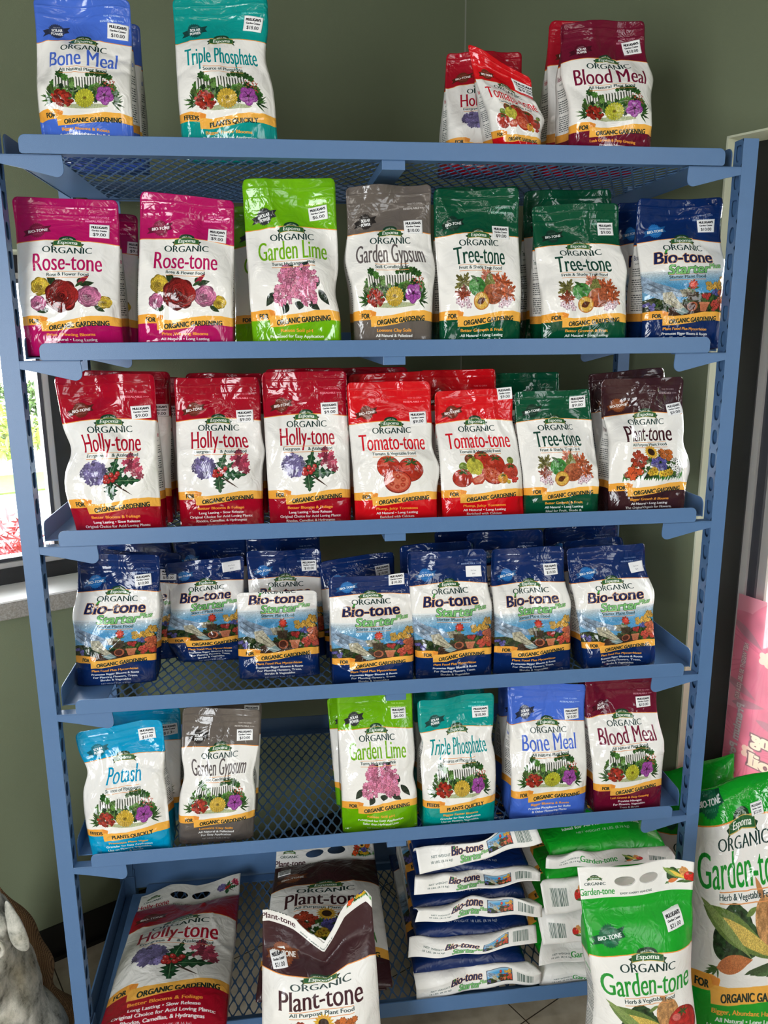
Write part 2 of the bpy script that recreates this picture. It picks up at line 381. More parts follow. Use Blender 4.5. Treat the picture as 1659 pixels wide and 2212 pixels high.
def zinnia(c, x, y, r, col):
    for k in range(6):
        n = 20 - 2 * k; rr = r * (1 - .15 * k)
        for i in range(n):
            a = 6.283 * (i + .5 * (k % 2)) / n; px, py = x + rr * .78 * math.cos(a), y + rr * .72 * math.sin(a)
            c.fill(ell(px, py, r * .26, r * .16, a), shade(col, .62)); c.fill(ell(px, py - .15, r * .235, r * .135, a), shade(col, .92 + .16 * c.rs.rand()))
    c.fill(ell(x, y - r * .05, r * .2, r * .17), hexc(120, 96, 20))
    for i in range(16): a = i * .39; c.fill(ell(x + r * .17 * math.cos(a), y - r * .05 + r * .14 * math.sin(a), .5), hexc(60, 50, 14) if i % 2 else shade(col, 1))
def p_garden(c, ylw=hexc(240, 194, 50)):
    rs = c.rs
    blob = lambda x, y, r, col: c.fill(lobes(x, y, r, 7, .3, rs.rand() * 6), speck(shade(col, .75 + .5 * rs.rand()), .4, 1.6))
    for i in range(60):
        x = 18 + 64 * rs.rand(); blob(x, 92 + 14 * rs.rand() + .004 * (x - 50) ** 2, 3.2 + 2 * rs.rand(), GREENS[rs.randint(5)])
    for x in np.arange(20, 70, 3.0):
        if 33 < x < 40: continue
        c.fill(quad((x, 101), (x, 88.5), (x + .9, 86.6), (x + 1.8, 88.5), (x + 1.8, 101)), hexc(228, 226, 220)); c.fill(quad((x + 1.8, 101), (x + 1.8, 88.5), (x + 2.9, 89), (x + 2.9, 101)), hexc(52, 60, 44))
    for x, y, r in ((26, 86, 4.5), (31, 89, 4), (60, 84.5, 3.4), (66, 85, 4), (73, 86, 4.5), (55, 86, 2.5), (78, 89, 4), (70, 84, 3)): blob(x, y, r, GREENS[rs.randint(2)])
    for i in range(120):
        x = 14 + 72 * rs.rand(); yb = 97 + 17 * rs.rand()
        if (x - 50) ** 2 / 1350 + (yb - 102) ** 2 / 300 < 1: blob(x, yb, 1.6 + 1.8 * rs.rand(), GREENS[rs.randint(5)])
    for i in range(40):
        x = 68 + 16 * rs.rand(); y = 91 + 13 * rs.rand(); c.fill(ell(x, y, .7, .7), hexc(186, 110, 60) if i % 2 else hexc(206, 60, 60))
    for s_ in (1, -1):
        for i in range(14):
            a = -1.5 + 2.4 * rs.rand(); bx, by = 50 + s_ * (30 + 4 * rs.rand()), 112 + 4 * rs.rand(); L = 6 + 7 * rs.rand()
            c.fill(leaf(bx, by, bx + s_ * L * math.cos(a), by + L * math.sin(a), .8), GREENS[rs.randint(3)])
    for i in range(8): bx = 33 + 45 * rs.rand(); c.fill(leaf(bx, 110, bx + 4 * rs.randn(), 98, .8), GREENS[3])
    c.fill(ell(50, 118.5, 26, 2.6), hexc(150, 170, 90), .6)
    for i in range(70):
        a = rs.rand() * 6.28; d = math.sqrt(rs.rand()); x, y = 28 + 10 * d * math.cos(a), 111 + 8 * d * math.sin(a)
        c.fill(lobes(x, y, 2.2, 4, .4, rs.rand() * 3, 24), shade(hexc(196, 44, 26), .45 + .7 * rs.rand()))
    zinnia(c, 51, 110, 10.5, ylw)
    pc = hexc(166, 66, 168); c.fill(lobes(73, 108, 10, 5, .22, .3), shade(pc, .75)); c.fill(lobes(73, 108, 9.4, 5, .25, .3), speck(pc, .2, 1.2))
    for i in range(5): a = .3 + i * 6.283 / 5; c.fill(leaf(73, 108, 73 + 8 * math.cos(a), 108 + 8 * math.sin(a), .5), shade(pc, .6))
    c.fill(ell(73, 108, 1.6), hexc(70, 24, 60))
def p_fruit(c):
    rs = c.rs
    def maple(x, y, r, col, rot):
        t = np.linspace(0, 2 * math.pi, 70, endpoint=False); R = r * (.45 + .55 * np.abs(np.cos(2.5 * t)) ** .8) * (1 + .14 * np.sign(np.cos(15 * t)))
        c.fill(np.stack([x + R * np.cos(t + rot), y + R * np.sin(t + rot)], 1), speck(col, .35, .7))
        for i in range(5): a = rot + i * 6.283 / 5; c.fill(leaf(x, y, x + r * .8 * math.cos(a), y + r * .8 * math.sin(a), .25), shade(col, .6))
    O, B = hexc(196, 86, 44), hexc(150, 60, 36)
    for x, y, r, q, k in ((28, 96, 10, hexc(112, 108, 50), .2), (27, 108, 9, B, 1), (76, 96, 10, O, 0), (80, 106, 11, O, .7), (56, 89, 8, hexc(214, 120, 96), .3), (68, 92, 7, O, 1.4)): maple(x, y, r, q, k)
    c.fill(leaf(60, 88, 62, 78, .5), hexc(70, 60, 40)); c.fill([ell(60, 92, 4, 6), ell(60, 97, 6.5, 7)], speck(hexc(128, 132, 62), .25, .8))
    c.fill(ell(44, 100, 10.5, 9.5), speck(hexc(62, 142, 58), .2, .5)); c.fill(ell(41, 97, 4, 3), hexc(150, 204, 130), .5); c.fill(leaf(44, 93, 36, 89, 1.6), hexc(56, 96, 40)); c.fill(ell(44, 94.5, 2.2, 1), hexc(36, 84, 34))
    c.fill(ell(63, 107, 12, 10.5), speck(hexc(178, 84, 48), .3, .6)); c.fill(ell(58, 102, 5, 4), hexc(208, 130, 84), .5)
    for x, y in ((26, 117), (31, 113), (22, 114), (34, 118), (76, 114), (80, 117), (73, 118), (84, 113)): c.fill(lobes(x, y, 4, 5, .45, rs.rand() * 3), hexc(206, 176, 190)); c.fill(lobes(x, y, 2.3, 5, .4), hexc(236, 216, 224)); c.fill(ell(x, y, .7), hexc(150, 60, 80))
    c.fill(ell(49, 114, 9.5, 9), hexc(206, 120, 40)); c.fill(ell(49, 114, 8.4, 7.9), speck(hexc(240, 186, 70), .1, 1)); c.fill(leaf(44, 116, 54, 111.5, 3.3), speck(hexc(104, 48, 24), .4, 2.2))
def p_holly(c):
    rs = c.rs
    c.fill(leaf(50, 106, 72, 121, .9), hexc(74, 52, 40))
    for i in range(70):
        a = rs.rand() * 6.28; d = math.sqrt(rs.rand()); x, y = 32 + 12 * d * math.cos(a), 98 + 11 * d * math.sin(a)
        c.fill(lobes(x, y, 3.4, 5, .4, rs.rand() * 3, 30), shade(hexc(124, 112, 168), .6 + .6 * rs.rand())); c.fill(ell(x, y, .4), hexc(70, 50, 110))
    for i in range(34):
        a = rs.rand() * 6.28; d = math.sqrt(rs.rand()); x, y = 71 + 9 * d * math.cos(a) + (5 if i % 2 else -1), 92 + 9 * d * math.sin(a) + (4 if i % 2 else -3)
        c.fill(lobes(x, y, 3.3, 5, .5, rs.rand() * 3, 30), shade(hexc(196, 62, 92), .65 + .5 * rs.rand()))
    for x0, y0, x1, y1, w in ((48, 108, 56, 82, 5), (50, 106, 82, 106, 4.5), (49, 106, 50, 126, 5.5), (52, 104, 66, 92, 3)):
        g = hexc(30, 84, 46); c.fill(leaf(x0, y0, x1, y1, w * 1.1, 1, 11), shade(g, .7)); c.fill(leaf(x0, y0, x1, y1, w * .9, 1, 11), speck(g, .35, .6)); c.fill(leaf(x0, y0, x1, y1, .35), hexc(120, 160, 110))
    for x, y in ((45, 102), (50, 100), (55, 102), (47, 106), (52, 105), (57, 99), (44, 106)): c.fill(ell(x, y, 2.7), hexc(130, 14, 22)); c.fill(ell(x - .2, y - .2, 2.3), hexc(204, 44, 40)); c.fill(ell(x - .8, y - .8, .7), hexc(240, 150, 140))
def tom(c, x, y, r, col=hexc(206, 46, 26), star=True, ry=.92):
    c.fill(ell(x, y, r * 1.03, r * ry * 1.03), shade(col, .6)); c.fill(ell(x, y - .2, r, r * ry), speck(col, .14, .4)); c.fill(ell(x + r * .35, y + r * .3, r * .55, r * .45), shade(col, .8), .35); c.fill(ell(x - r * .35, y - r * .3, r * .3, r * .22), np.clip(np.array(col) + .28, 0, 1), .55)
    if star:
        for i in range(6): a = -1.57 + (i - 2.5) * .85; c.fill(leaf(x + r * .1, y - r * .55, x + r * .1 + r * .62 * math.cos(a), y - r * .55 + r * .5 * math.sin(a) * .8 - .4, r * .07), hexc(54, 92, 34))
def halftom(c, x, y, rx, ry, rot):
    c.fill(ell(x, y, rx * 1.05, ry * 1.12, rot), hexc(150, 26, 16)); c.fill(ell(x, y - .4, rx, ry, rot), hexc(214, 66, 40)); c.fill(ell(x, y - .4, rx * .86, ry * .82, rot), hexc(226, 104, 72))
    for i in range(6):
        a = i * 6.283 / 6 + .3; px, py = rx * .5 * math.cos(a), ry * .5 * math.sin(a); qx, qy = x + px * math.cos(rot) - py * math.sin(rot), y - .4 + px * math.sin(rot) + py * math.cos(rot)
        c.fill(ell(qx, qy, rx * .19, ry * .22, rot), hexc(196, 50, 26)); c.fill([ell(qx - .6, qy, .5, .3), ell(qx + .6, qy + .4, .5, .3)], hexc(236, 190, 110))
def p_tomcut(c):
    tom(c, 41, 95, 13); tom(c, 65, 99, 14); halftom(c, 50, 112, 15, 11.5, .3)
def p_toms(c):
    tom(c, 50, 90, 10); tom(c, 66, 96, 12); tom(c, 35, 89, 6, hexc(130, 60, 36)); tom(c, 86, 92, 4, hexc(140, 160, 60)); tom(c, 26, 97, 5, hexc(122, 150, 50), False)
    c.fill([ell(37, 97, 7, 9), ell(43, 98, 7, 9)], speck(hexc(204, 196, 60), .18, .6)); c.fill(ell(40, 89, 2.4, 3), hexc(130, 140, 40)); tom(c, 24, 110, 11, hexc(196, 50, 34)); tom(c, 84, 104, 9.5, hexc(212, 62, 44)); halftom(c, 60, 108, 13, 8.5, .45)
    c.fill(quad((32, 112), (50, 104), (52, 110), (47, 117), (37, 118)), hexc(206, 66, 44)); c.fill(quad((36, 112), (48, 107), (49, 111), (45, 115), (38, 116)), hexc(228, 120, 90))
    tom(c, 73, 112, 6.2, hexc(236, 150, 40)); tom(c, 80, 116, 2.4, hexc(220, 190, 50), False)
    for i in range(5): tom(c, 86 + 2.6 * (i % 3), 113 + 2.6 * (i // 3), 1.9, hexc(210, 50, 40), False)
def p_bed(c):
    rs = c.rs
    for i in range(90):
        x = 16 + 72 * rs.rand(); c.fill(leaf(x, 120 + 1.5 * rs.randn(), x + 1.5 * rs.randn(), 113 + 2 * rs.randn(), .6), shade(hexc(52, 128, 44), .7 + .5 * rs.rand()))
    for i in range(90):
        x = 24 + 56 * rs.rand(); y = 92 + 24 * rs.rand()
        if (x - 51) ** 2 / 900 + (y - 113) ** 2 / 560 < 1: c.fill(lobes(x, y, 3, 6, .35, rs.rand() * 5), speck(shade(GREENS[rs.randint(4)], .8), .3, 1))
    def fl(cx, cy, rx, ry, n, col, r=2.6, k=5, eye=None):
        for i in range(n):
            a = rs.rand() * 6.28; d = math.sqrt(rs.rand()); x, y = cx + rx * d * math.cos(a), cy + ry * d * math.sin(a)
            c.fill(lobes(x, y, r * 1.1, k, .4, rs.rand() * 3, 30), shade(col, .6)); c.fill(lobes(x, y, r, k, .4, rs.rand() * 3, 30), shade(col, .8 + .35 * rs.rand()))
            if eye: c.fill(ell(x, y, r * .28), eye)
    fl(34, 96, 9, 8, 26, hexc(190, 60, 34)); fl(67, 92, 8, 6, 14, hexc(222, 112, 40), 3, 8); fl(55, 103, 9, 7, 26, hexc(92, 86, 170), 2.5)
    fl(76, 106, 7, 8, 18, hexc(240, 240, 236), 2.6, 5, hexc(40, 40, 30)); fl(30, 111, 9, 6, 12, hexc(228, 84, 36), 4.2, 5); fl(46, 111, 5, 4, 6, hexc(240, 190, 40), 3.6, 5, hexc(170, 100, 20)); fl(62, 112, 7, 3.5, 8, hexc(240, 190, 40), 3.6, 5, hexc(170, 100, 20))
    for i in range(18): a = i * 6.283 / 18; c.fill(leaf(51, 89, 51 + 8.5 * math.cos(a), 89 + 8.5 * math.sin(a), 1.3), hexc(242, 182, 40))
    c.fill(ell(51, 89, 3.9), hexc(64, 40, 24))
def p_veg(c, dx=0, dy=0, k=1.):
    T = lambda p: np.stack([50 + dx + (p[:, 0] - 50) * k, 102 + dy + (p[:, 1] - 102) * k], 1); f = lambda p, col, a=1.: c.fill(T(p), col, a)
    for x, y, r in ((40, 96, 13), (32, 104, 11), (46, 102, 12)): f(lobes(x, y, r, 3, .12), speck(hexc(42, 72, 38), .4, .5))
    f(ell(38, 92, 5, 4), hexc(90, 130, 70), .6); f(leaf(48, 90, 58, 86, 1.6), hexc(120, 150, 70))
    f(ell(66, 93, 11, 12), speck(hexc(206, 146, 84), .18, .5)); f(leaf(64, 84, 58, 72, 2.2), hexc(190, 130, 80)); f(leaf(66, 82, 66, 104, .3), hexc(160, 100, 56)); f(leaf(70, 83, 73, 102, .3), hexc(160, 100, 56))
    f(leaf(14, 86, 70, 112, 8), hexc(110, 140, 62)); f(leaf(20, 90, 76, 112, 4.6), speck(hexc(232, 196, 84), .2, 3)); f(leaf(12, 82, 52, 112, 3), hexc(140, 166, 84))
    c2 = hexc(204, 40, 34); f(ell(80, 104, 14, 13.4), shade(c2, .7)); f(ell(79.6, 103.6, 13.2, 12.6), speck(c2, .16, .4)); f(ell(74, 98, 4, 3), hexc(240, 150, 140), .6)
    for i in range(6): a = i * 1.05; f(leaf(81, 95, 81 + 6 * math.cos(a), 95 + 4 * math.sin(a), .7), hexc(60, 100, 44))
    for i in range(9): f(leaf(26, 119, 14 + 1.5 * i, 122 - 2.2 * (i % 4) + 3, .7), hexc(70, 110, 50))
    f(leaf(25, 119, 52, 112, 5.4), hexc(214, 118, 60)); f(ell(42, 114, 6, 4), hexc(222, 130, 70), .6)
    for i in range(6): f(leaf(46 + 4 * i, 121, 70 + 4 * i, 112 + 1.2 * (i % 3), 1.5), shade(hexc(84, 118, 66), .75 + .1 * (i % 4)))
def p_planting(c):                 # full-width scene: sky, gloved hands, pots, flowers
    rs = c.rs
    def sky(X, Y):
        t = np.clip((Y - 79) / 17, 0, 1); cl = np.array(hexc(70, 158, 216)); side = np.clip((30 - X) / 40, 0, 1) * .3
        return np.array((.93, .92, .90)) * (1 - t)[:, None] + (cl * (1 - side[:, None]) + side[:, None] * .9) * t[:, None]
    c.fill(quad((0, 79), (100, 79), (100, 127), (0, 127)), sky)
    hill = np.array([(0, 112)] + [(x, 112 - 3 * math.sin(x * .12) - .03 * max(0, x - 45) * 6) for x in range(0, 101, 5)] + [(100, 132), (0, 132)]); c.fill(hill, speck(hexc(54, 62, 38), .5, .7))
    for i in range(60): x, y = 100 * rs.rand(), 112 + 16 * rs.rand(); c.fill(lobes(x, y, 2.5 + 2 * rs.rand(), 6, .35, rs.rand() * 6), shade(GREENS[rs.randint(5)], .45 + .4 * rs.rand()))
    c.fill(quad((28, 120), (72, 112), (78, 128), (26, 130)), speck(hexc(66, 44, 32), .35, 1.2))
    sl = hexc(150, 178, 206)
    c.fill(quad((0, 84), (6, 87), (22, 99), (30, 104), (26, 113), (14, 110), (0, 102)), speck(sl, .2, .35)); c.fill(quad((6, 90), (36, 100), (46, 103), (44, 109), (22, 107), (8, 101)), speck(shade(sl, .9), .22, .35))
    for q in ((4, 92, 22, 103, .6), (2, 97, 18, 108, .5), (20, 99, 40, 104, .4)): c.fill(leaf(*q), shade(sl, .6))
    gl = hexc(186, 180, 152)
    c.fill(quad((20, 104), (31, 103), (40, 113), (48, 121), (43, 124), (34, 119), (22, 114)), speck(gl, .2, .6)); c.fill(quad((40, 101), (50, 100), (58, 102), (60, 107), (52, 109), (44, 109)), speck(shade(gl, .8), .3, .6))
    for q in ((24, 108, 44, 121, .4), (28, 106, 46, 119, .3), (44, 104, 58, 105, .3)): c.fill(leaf(*q), shade(gl, .6))
    c.fill(quad((48, 104), (62, 104), (60, 113), (50, 113)), speck(hexc(70, 56, 40), .3, 1))
    c.fill(leaf(55, 106, 56, 97, .5), hexc(60, 110, 50)); c.fill(leaf(55, 101, 49, 99, 1.2), hexc(60, 120, 50)); c.fill(leaf(56, 100, 63, 99, 1.2), hexc(60, 120, 50))
    for i in range(3): c.fill(lobes(56, 96 - .3 * i, 5.4 - 1.4 * i, 9, .3, i), shade(hexc(214, 60, 44), .8 + .2 * i))
    c.fill(quad((36, 124), (46, 120), (53, 125), (44, 128)), hexc(130, 160, 160)); c.fill(leaf(34, 121, 52, 127, .8), hexc(190, 206, 204))
    for i in range(110):
        x = 64 + 36 * rs.rand(); y = 121 - (x - 60) * .55 * rs.rand() - 3; c.fill(leaf(x, y + 4, x + 3 * rs.randn(), y - 4, .9), shade(GREENS[rs.randint(5)], .8))
    c.fill(ell(56, 119, 6, 5), hexc(190, 96, 60)); c.fill(ell(55.4, 119, 4.4, 3.8), hexc(90, 44, 30)); c.fill(quad((64, 116), (76, 116), (73.5, 124), (66.5, 124)), hexc(206, 112, 74)); c.fill(quad((63.4, 114.6), (76.6, 114.6), (76.4, 117), (63.6, 117)), hexc(218, 128, 88))
    def cl(cx, cy, rx, ry, n, col, r):
        for i in range(n):
            a = rs.rand() * 6.28; d = math.sqrt(rs.rand()); x, y = cx + rx * d * math.cos(a), cy + ry * d * math.sin(a)
            c.fill(lobes(x, y, r * 1.15, 5, .4, rs.rand() * 3, 26), shade(col, .62)); c.fill(lobes(x, y, r, 5, .4, rs.rand() * 3, 26), shade(col, .85 + .25 * rs.rand()))
    cl(71, 108, 4, 4, 8, hexc(204, 52, 48), 2.2); cl(78, 98, 9, 3.5, 16, hexc(234, 178, 66), 2.4); cl(93, 95, 7, 6, 18, hexc(238, 176, 60), 2.6); cl(82, 105, 6, 3, 10, hexc(88, 92, 170), 1.8); cl(92, 110, 8, 8, 30, hexc(226, 106, 64), 2.5); cl(84, 118, 5, 4, 10, hexc(216, 74, 58), 2.4); cl(97, 120, 4, 3, 8, hexc(214, 70, 50), 2.3); cl(8, 119, 8, 4, 12, hexc(98, 92, 172), 1.9)

INK = hexc(24, 52, 48); GOLD = hexc(240, 176, 74); ORG = hexc(226, 128, 42)
def logo(c, x, y, k=1.):           # green ribbon with the white script name
    g = hexc(44, 96, 54); gd = hexc(28, 62, 38)
    q = lambda pts: np.array([(x + a * k, y + b * k) for a, b in pts])
    c.fill(q([(-15.8, 1.6), (-12, .2), (-12, 4.4), (-15.4, 6.4), (-13.6, 3.6)]), gd); c.fill(q([(15.8, 1.6), (12, .2), (12, 4.4), (15.4, 6.4), (13.6, 3.6)]), gd)
    top = [(a, -3.0 + .012 * a * a) for a in np.linspace(-13, 13, 15)]; arch = [(a, -2.2 - 4.4 * math.sqrt(max(0, 1 - (a / 8.6) ** 2))) for a in np.linspace(-8.6, 8.6, 17)]
    c.fill(q(arch + [(8.6, 0), (-8.6, 0)]), gd)
    c.fill(q(top + [(13, 4.4), (0, 3.1), (-13, 4.4)]), hexc(200, 170, 90)); c.fill(q([(a, b + .5) for a, b in top] + [(12.7, 3.8), (0, 2.6), (-12.7, 3.8)]), g)
    c.text('SINCE 1929', x, y - 3.4 * k, 1.5 * k, (.9, .92, .88), w=10.5 * k, arc=1.5 * k, bold=(.12, 0))
    c.text('Espoma', x, y + 1.9 * k, 3.7 * k, (.95, .95, .92), w=18.5 * k, shear=.22, bold=(.36 * k, 0), arc=.5 * k, serif=True)
def badge(c, kind, x=21.5, y=35, col=hexc(110, 44, 32), k=1.):
    cd_ = shade(col, .8)
    c.fill(quad((x - 13.5 * k, y + 1 * k), (x - 6 * k, y - 2 * k), (x + 13.5 * k, y - 6 * k), (x + 11 * k, y - 2.4 * k), (x + 13 * k, y + .8 * k), (x - 6 * k, y + 4.6 * k), (x - 14 * k, y + 7 * k), (x - 11.4 * k, y + 3.8 * k)), cd_)
    t = np.linspace(0, 6.283, 73)[:-1]; R = (8 + .55 * np.sign(np.sin(t * 24))) * k
    c.fill(np.stack([x + R * np.cos(t), y + R * np.sin(t)], 1), col)
    if kind == 'bio':
        c.text('EXCLUSIVE', x, y - 2.6 * k, 1.7 * k, np.clip(np.array(col) + .2, 0, 1), w=9 * k, slope=-.12)
        c.text('BIO-TONE', x + .5 * k, y + 1.7 * k, 2.9 * k, (.93, .93, .92), w=18.5 * k, slope=-.14, bold=(.35, .12)); c.text('FORMULA', x + .5 * k, y + 4.6 * k, 1.7 * k, np.clip(np.array(col) + .2, 0, 1), w=9 * k, slope=-.12)
    else:
        c.text('SOLAR', x + .4 * k, y + .2 * k, 3.0 * k, (.9, .9, .9), w=10.5 * k, slope=-.12, bold=(.45, .2)); c.text('POWER', x + .4 * k, y + 4.3 * k, 3.0 * k, (.9, .9, .9), w=11 * k, slope=-.12, bold=(.45, .2)); c.text('MADE WITH', x, y - 3.6 * k, 1.4 * k, (.8, .8, .8), w=7 * k, slope=-.12)
def name_text(c, nm, x, y, cap, col, w, k=1.):
    if nm == 'bio':
        o = hexc(226, 160, 90); nv = hexc(24, 34, 82)
        c.text('Bio-tone', x - 2 * k, y + .6 * k, cap * 1.02, nv, w=w * .93, serif=True, shear=.16, bold=(1.0 * k, .2 * k), outline=(o, .42 * k), slope=-.02)
        c.fill(leaf(x - 23 * k, y - 9.4 * k, x - 19 * k, y - 15 * k, 1.2 * k), hexc(66, 150, 60))
        c.text('Starter', x + 2 * k, y + cap * .98, cap * .82, hexc(122, 190, 112), w=w * .64, shear=.2, bold=(.75 * k, .25 * k), outline=(hexc(30, 66, 44), .36 * k), slope=-.03)
        c.text('Plus', x + w * .46, y + cap * .5, cap * .44, hexc(150, 206, 130), w=w * .2, shear=.25, bold=(.3 * k, .1 * k), outline=(hexc(40, 80, 50), .28 * k), slope=-.1)
        return
    c.text(nm, x, y, cap, col, w=w, bold=(.5 * k, -.3 * k), arc=.9 * k, serif=True)
def side_panel(c, spec, oy=0):
    x0, x1 = c.sx0, c.sx0 + 46
    hd = np.array(spec['col']); c.fill(quad((x0, 0), (x1, 0), (x1, 50 + oy), (x0, 50 + oy)), hd); c.fill(quad((x0, 49.4 + oy), (x1, 49.4 + oy), (x1, 50.6 + oy), (x0, 50.6 + oy)), ORG)
    c.fill(quad((x0, 125 + oy), (x1, 125 + oy), (x1, 134 + oy), (x0, 134 + oy)), hexc(232, 158, 62)); c.fill(quad((x0, 134 + oy), (x1, 134 + oy), (x1, c.h), (x0, c.h)), hd)
    nm = 'Bio-tone' if spec['name'] == 'bio' else spec['name']
    c.text(nm, x0 + 23, 66 + oy, 5.5, spec['nc'], w=30, bold=(.3, 0)); c.text(spec['sub'], x0 + 23, 70.5 + oy, 1.6, (.2, .25, .25), w=24)
    for i in range(20):
        y = 75 + oy + i * 2.4
        if i in (4, 11): continue
        x = x0 + 5
        while x < x0 + 40:
            L = 1 + 4 * c.rs.rand(); c.fill(quad((x, y), (min(x + L, x0 + 41), y), (min(x + L, x0 + 41), y + 1.0), (x, y + 1.0)), (.36, .38, .38)); x += L + .9
def pouch_label(spec, H=165, oy=0, strip=None, ppu=4.6, weight=None):
    c = Cv(150, H, ppu); c.sx0 = 104; col = spec['col']; y = lambda v: v + oy
    xs = np.linspace(0, 100, 30)
    if spec['pic'] is p_planting and not oy: spec['pic'](c)
    edge = np.stack([xs, y(48.5 - 3.4 * np.sin(math.pi * xs / 100))], 1)
    c.fill(np.concatenate([[(0, 0)], [(100, 0)], edge[::-1]]), hexc(236, 150, 70)); e2 = edge.copy(); e2[:, 1] -= .75
    c.fill(np.concatenate([[(0, 0)], [(100, 0)], e2[::-1]]), col)
    # bottom colour and ribbon
    if oy and spec['pic'] is p_planting:
        c2 = Cv(100, 165, ppu); c2.rs = c.rs; p_planting(c2); k0 = int(round(oy * ppu)) * 2; a0, a1 = int(79 * c.k), int(130 * c.k); c.a[a0 + k0:a1 + k0, :c2.W] = c2.a[a0:a1]
    elif spec['pic'] is not p_planting:
        if oy:
            c2 = Cv(100, 165, ppu); spec['pic'](c2); k0 = int(round(oy * ppu)) * 2; a0, a1 = int(78 * c.k), int(124 * c.k); c.a[a0 + k0:a1 + k0, :c2.W] = c2.a[a0:a1]
        else: spec['pic'](c)
    a0, a1 = int(y(79) * c.k), int(y(130) * c.k); w = int(100 * c.k); reg = c.a[a0:a1, :w]; ink = (reg.min(2) < .84)[..., None]     # print grain on the picture
    yy, xx = np.mgrid[0:reg.shape[0], 0:reg.shape[1]]; gr = .80 + .30 * vnoise(xx / c.k, yy / c.k, 2.3) * 1.0 + .14 * (vnoise(xx / c.k + 9, yy / c.k, 5.) - .5)
    gy = reg.mean(2, keepdims=True); c.a[a0:a1, :w] = np.where(ink, np.clip((gy + .86 * (reg - gy)) * gr[..., None] * .95, 0, 1), reg)
    c.fill(quad((0, y(131)), (100, y(131)), (100, H), (0, H)), col)
    rb = lambda pts: np.array([(a, y(b)) for a, b in pts])
    c.fill(rb([(0, 124.6), (12, 123), (22, 123), (28, 125.2), (27, 128.6), (20, 132.4), (0, 133.4)]), hexc(236, 164, 62)); c.fill(rb([(20, 123.2), (27.4, 124.6), (27, 129), (22, 128.5)]), hexc(226, 140, 52))
    c.fill(rb([(21, 139.4), (20.6, 131), (24, 128.6), (34, 129.2), (50, 127.8), (72, 124.4), (88, 124.0), (100, 126), (100, 135), (86, 133.2), (72, 133.6), (52, 137.2), (34, 139.4)]), GOLD)
    dk = hexc(28, 46, 40); A, B = spec.get('rib', ('FOR', 'ORGANIC GARDENING'))
    c.text(A, 14.5 if A == 'FOR' else 12.5, y(131.0), 4.5, dk, w=9.5 if A == 'FOR' else 15, bold=(.55, .2))
    c.text(B, 58.5 if A == 'FOR' else 56, y(135.4), 4.9, dk, w=60 if A == 'FOR' else 50, bold=(.55, .2), slope=-.075, arc=.5)
    c.text(spec['tag'], 50, y(144.4), 3.0, hexc(240, 160, 60), w=min(56, 2.1 * len(spec['tag']) + 6), bold=(.4, .1))
    for i, t in enumerate(spec['lines']): c.text(t, 50, y(149.6 + 4.7 * i), 2.8, (.94, .94, .93), w=min(74, 1.82 * len(t) + 3), bold=(.38, .1))
    c.text(weight or 'NET WEIGHT 4 LBS. (1.81 kg)', 50, y(149.9 + 4.7 * len(spec['lines'])), 1.9, (.82, .82, .82), w=36 if not weight else 42)
    logo(c, 50, y(46.8))
    if spec.get('org', True): c.text('ORGANIC', 50, y(58.7), 6.6, INK, w=47, bold=(.42, -.34), arc=-.3, serif=True)
    nw = spec.get('w', 66); ny = 76.4 if spec['name'] != 'bio' else 71.4
    if not spec.get('org', True): ny = 73
    name_text(c, spec['name'], 50, y(ny), (18.2 if spec['name'] != 'bio' else 12.5), spec['nc'], nw)
    sw = min(58, 2.15 * len(spec['sub']) + 2); sb = (82.2 if spec['name'] != 'bio' else 88.6) - (0 if spec.get('org', True) else 1)
    c.text(spec['sub'], 50, y(sb), 3.2, (.12, .22, .22), w=sw, bold=(.2, 0), serif=True)
    for dy in (-4.3, 1.5): c.fill(quad((50 - sw / 2, y(sb + dy)), (50 + sw / 2, y(sb + dy)), (50 + sw / 2, y(sb + dy + .5)), (50 - sw / 2, y(sb + dy + .5))), hexc(224, 150, 90))
    if not oy:
        lt = np.clip(np.array(col) + .35, 0, 1) * .6 + .36
        c.text('TEAR TO OPEN', 80, 19.6, 1.75, lt, w=17); c.text('RESEALABLE >>>', 80, 24.2, 2.0, lt, w=25, bold=(.22, 0))
    badge(c, spec['bk'], 21.5, y(35) - (3 if oy else 0), spec['bc'])
    side_panel(c, spec, oy)
    if strip: strip(c, spec)
    return c
def handle_strip(c, spec, h=25):
    c.fill(quad((0, 0), (150, 0), (150, h), (0, h)), (.93, .92, .90))
    logo(c, 17, 9, .38); c.text('ORGANIC', 17, 14.6, 2.3, INK, w=16, bold=(.15, -.08)); c.text(spec['name'], 18, 22.3, 5.6, spec['nc'], w=27, bold=(.3, 0))
    c.text('EASY CARRY HANDLE', 49, 23, 1.6, INK, w=26, bold=(.12, 0))
    # the small picture at the other end: the label's own picture, reduced
    c2 = Cv(100, 165, 2.0); spec['pic'](c2); x0, x1, y0, y1 = int(10 * c2.k), int(92 * c2.k), int(80 * c2.k), int(124 * c2.k)
    sub = c2.a[y0:y1, x0:x1]; dw, dh = int(24 * c.k), int(15 * c.k); yi = (np.arange(dh) * sub.shape[0] / dh).astype(int); xi = (np.arange(dw) * sub.shape[1] / dw).astype(int)
    X, Y = int(72 * c.k), int(5 * c.k); c.a[Y:Y + dh, X:X + dw] = sub[yi][:, xi]
    c.al = np.ones((c.H, c.W), np.float32)
    for hx in (40, 60):
        m, x0, y0 = c.mask([lobes(hx, 12, 8.2, 2, .1, 0, 60, .55)]); c.al[y0:y0 + m.shape[0], x0:x0 + m.shape[1]][m] = 0
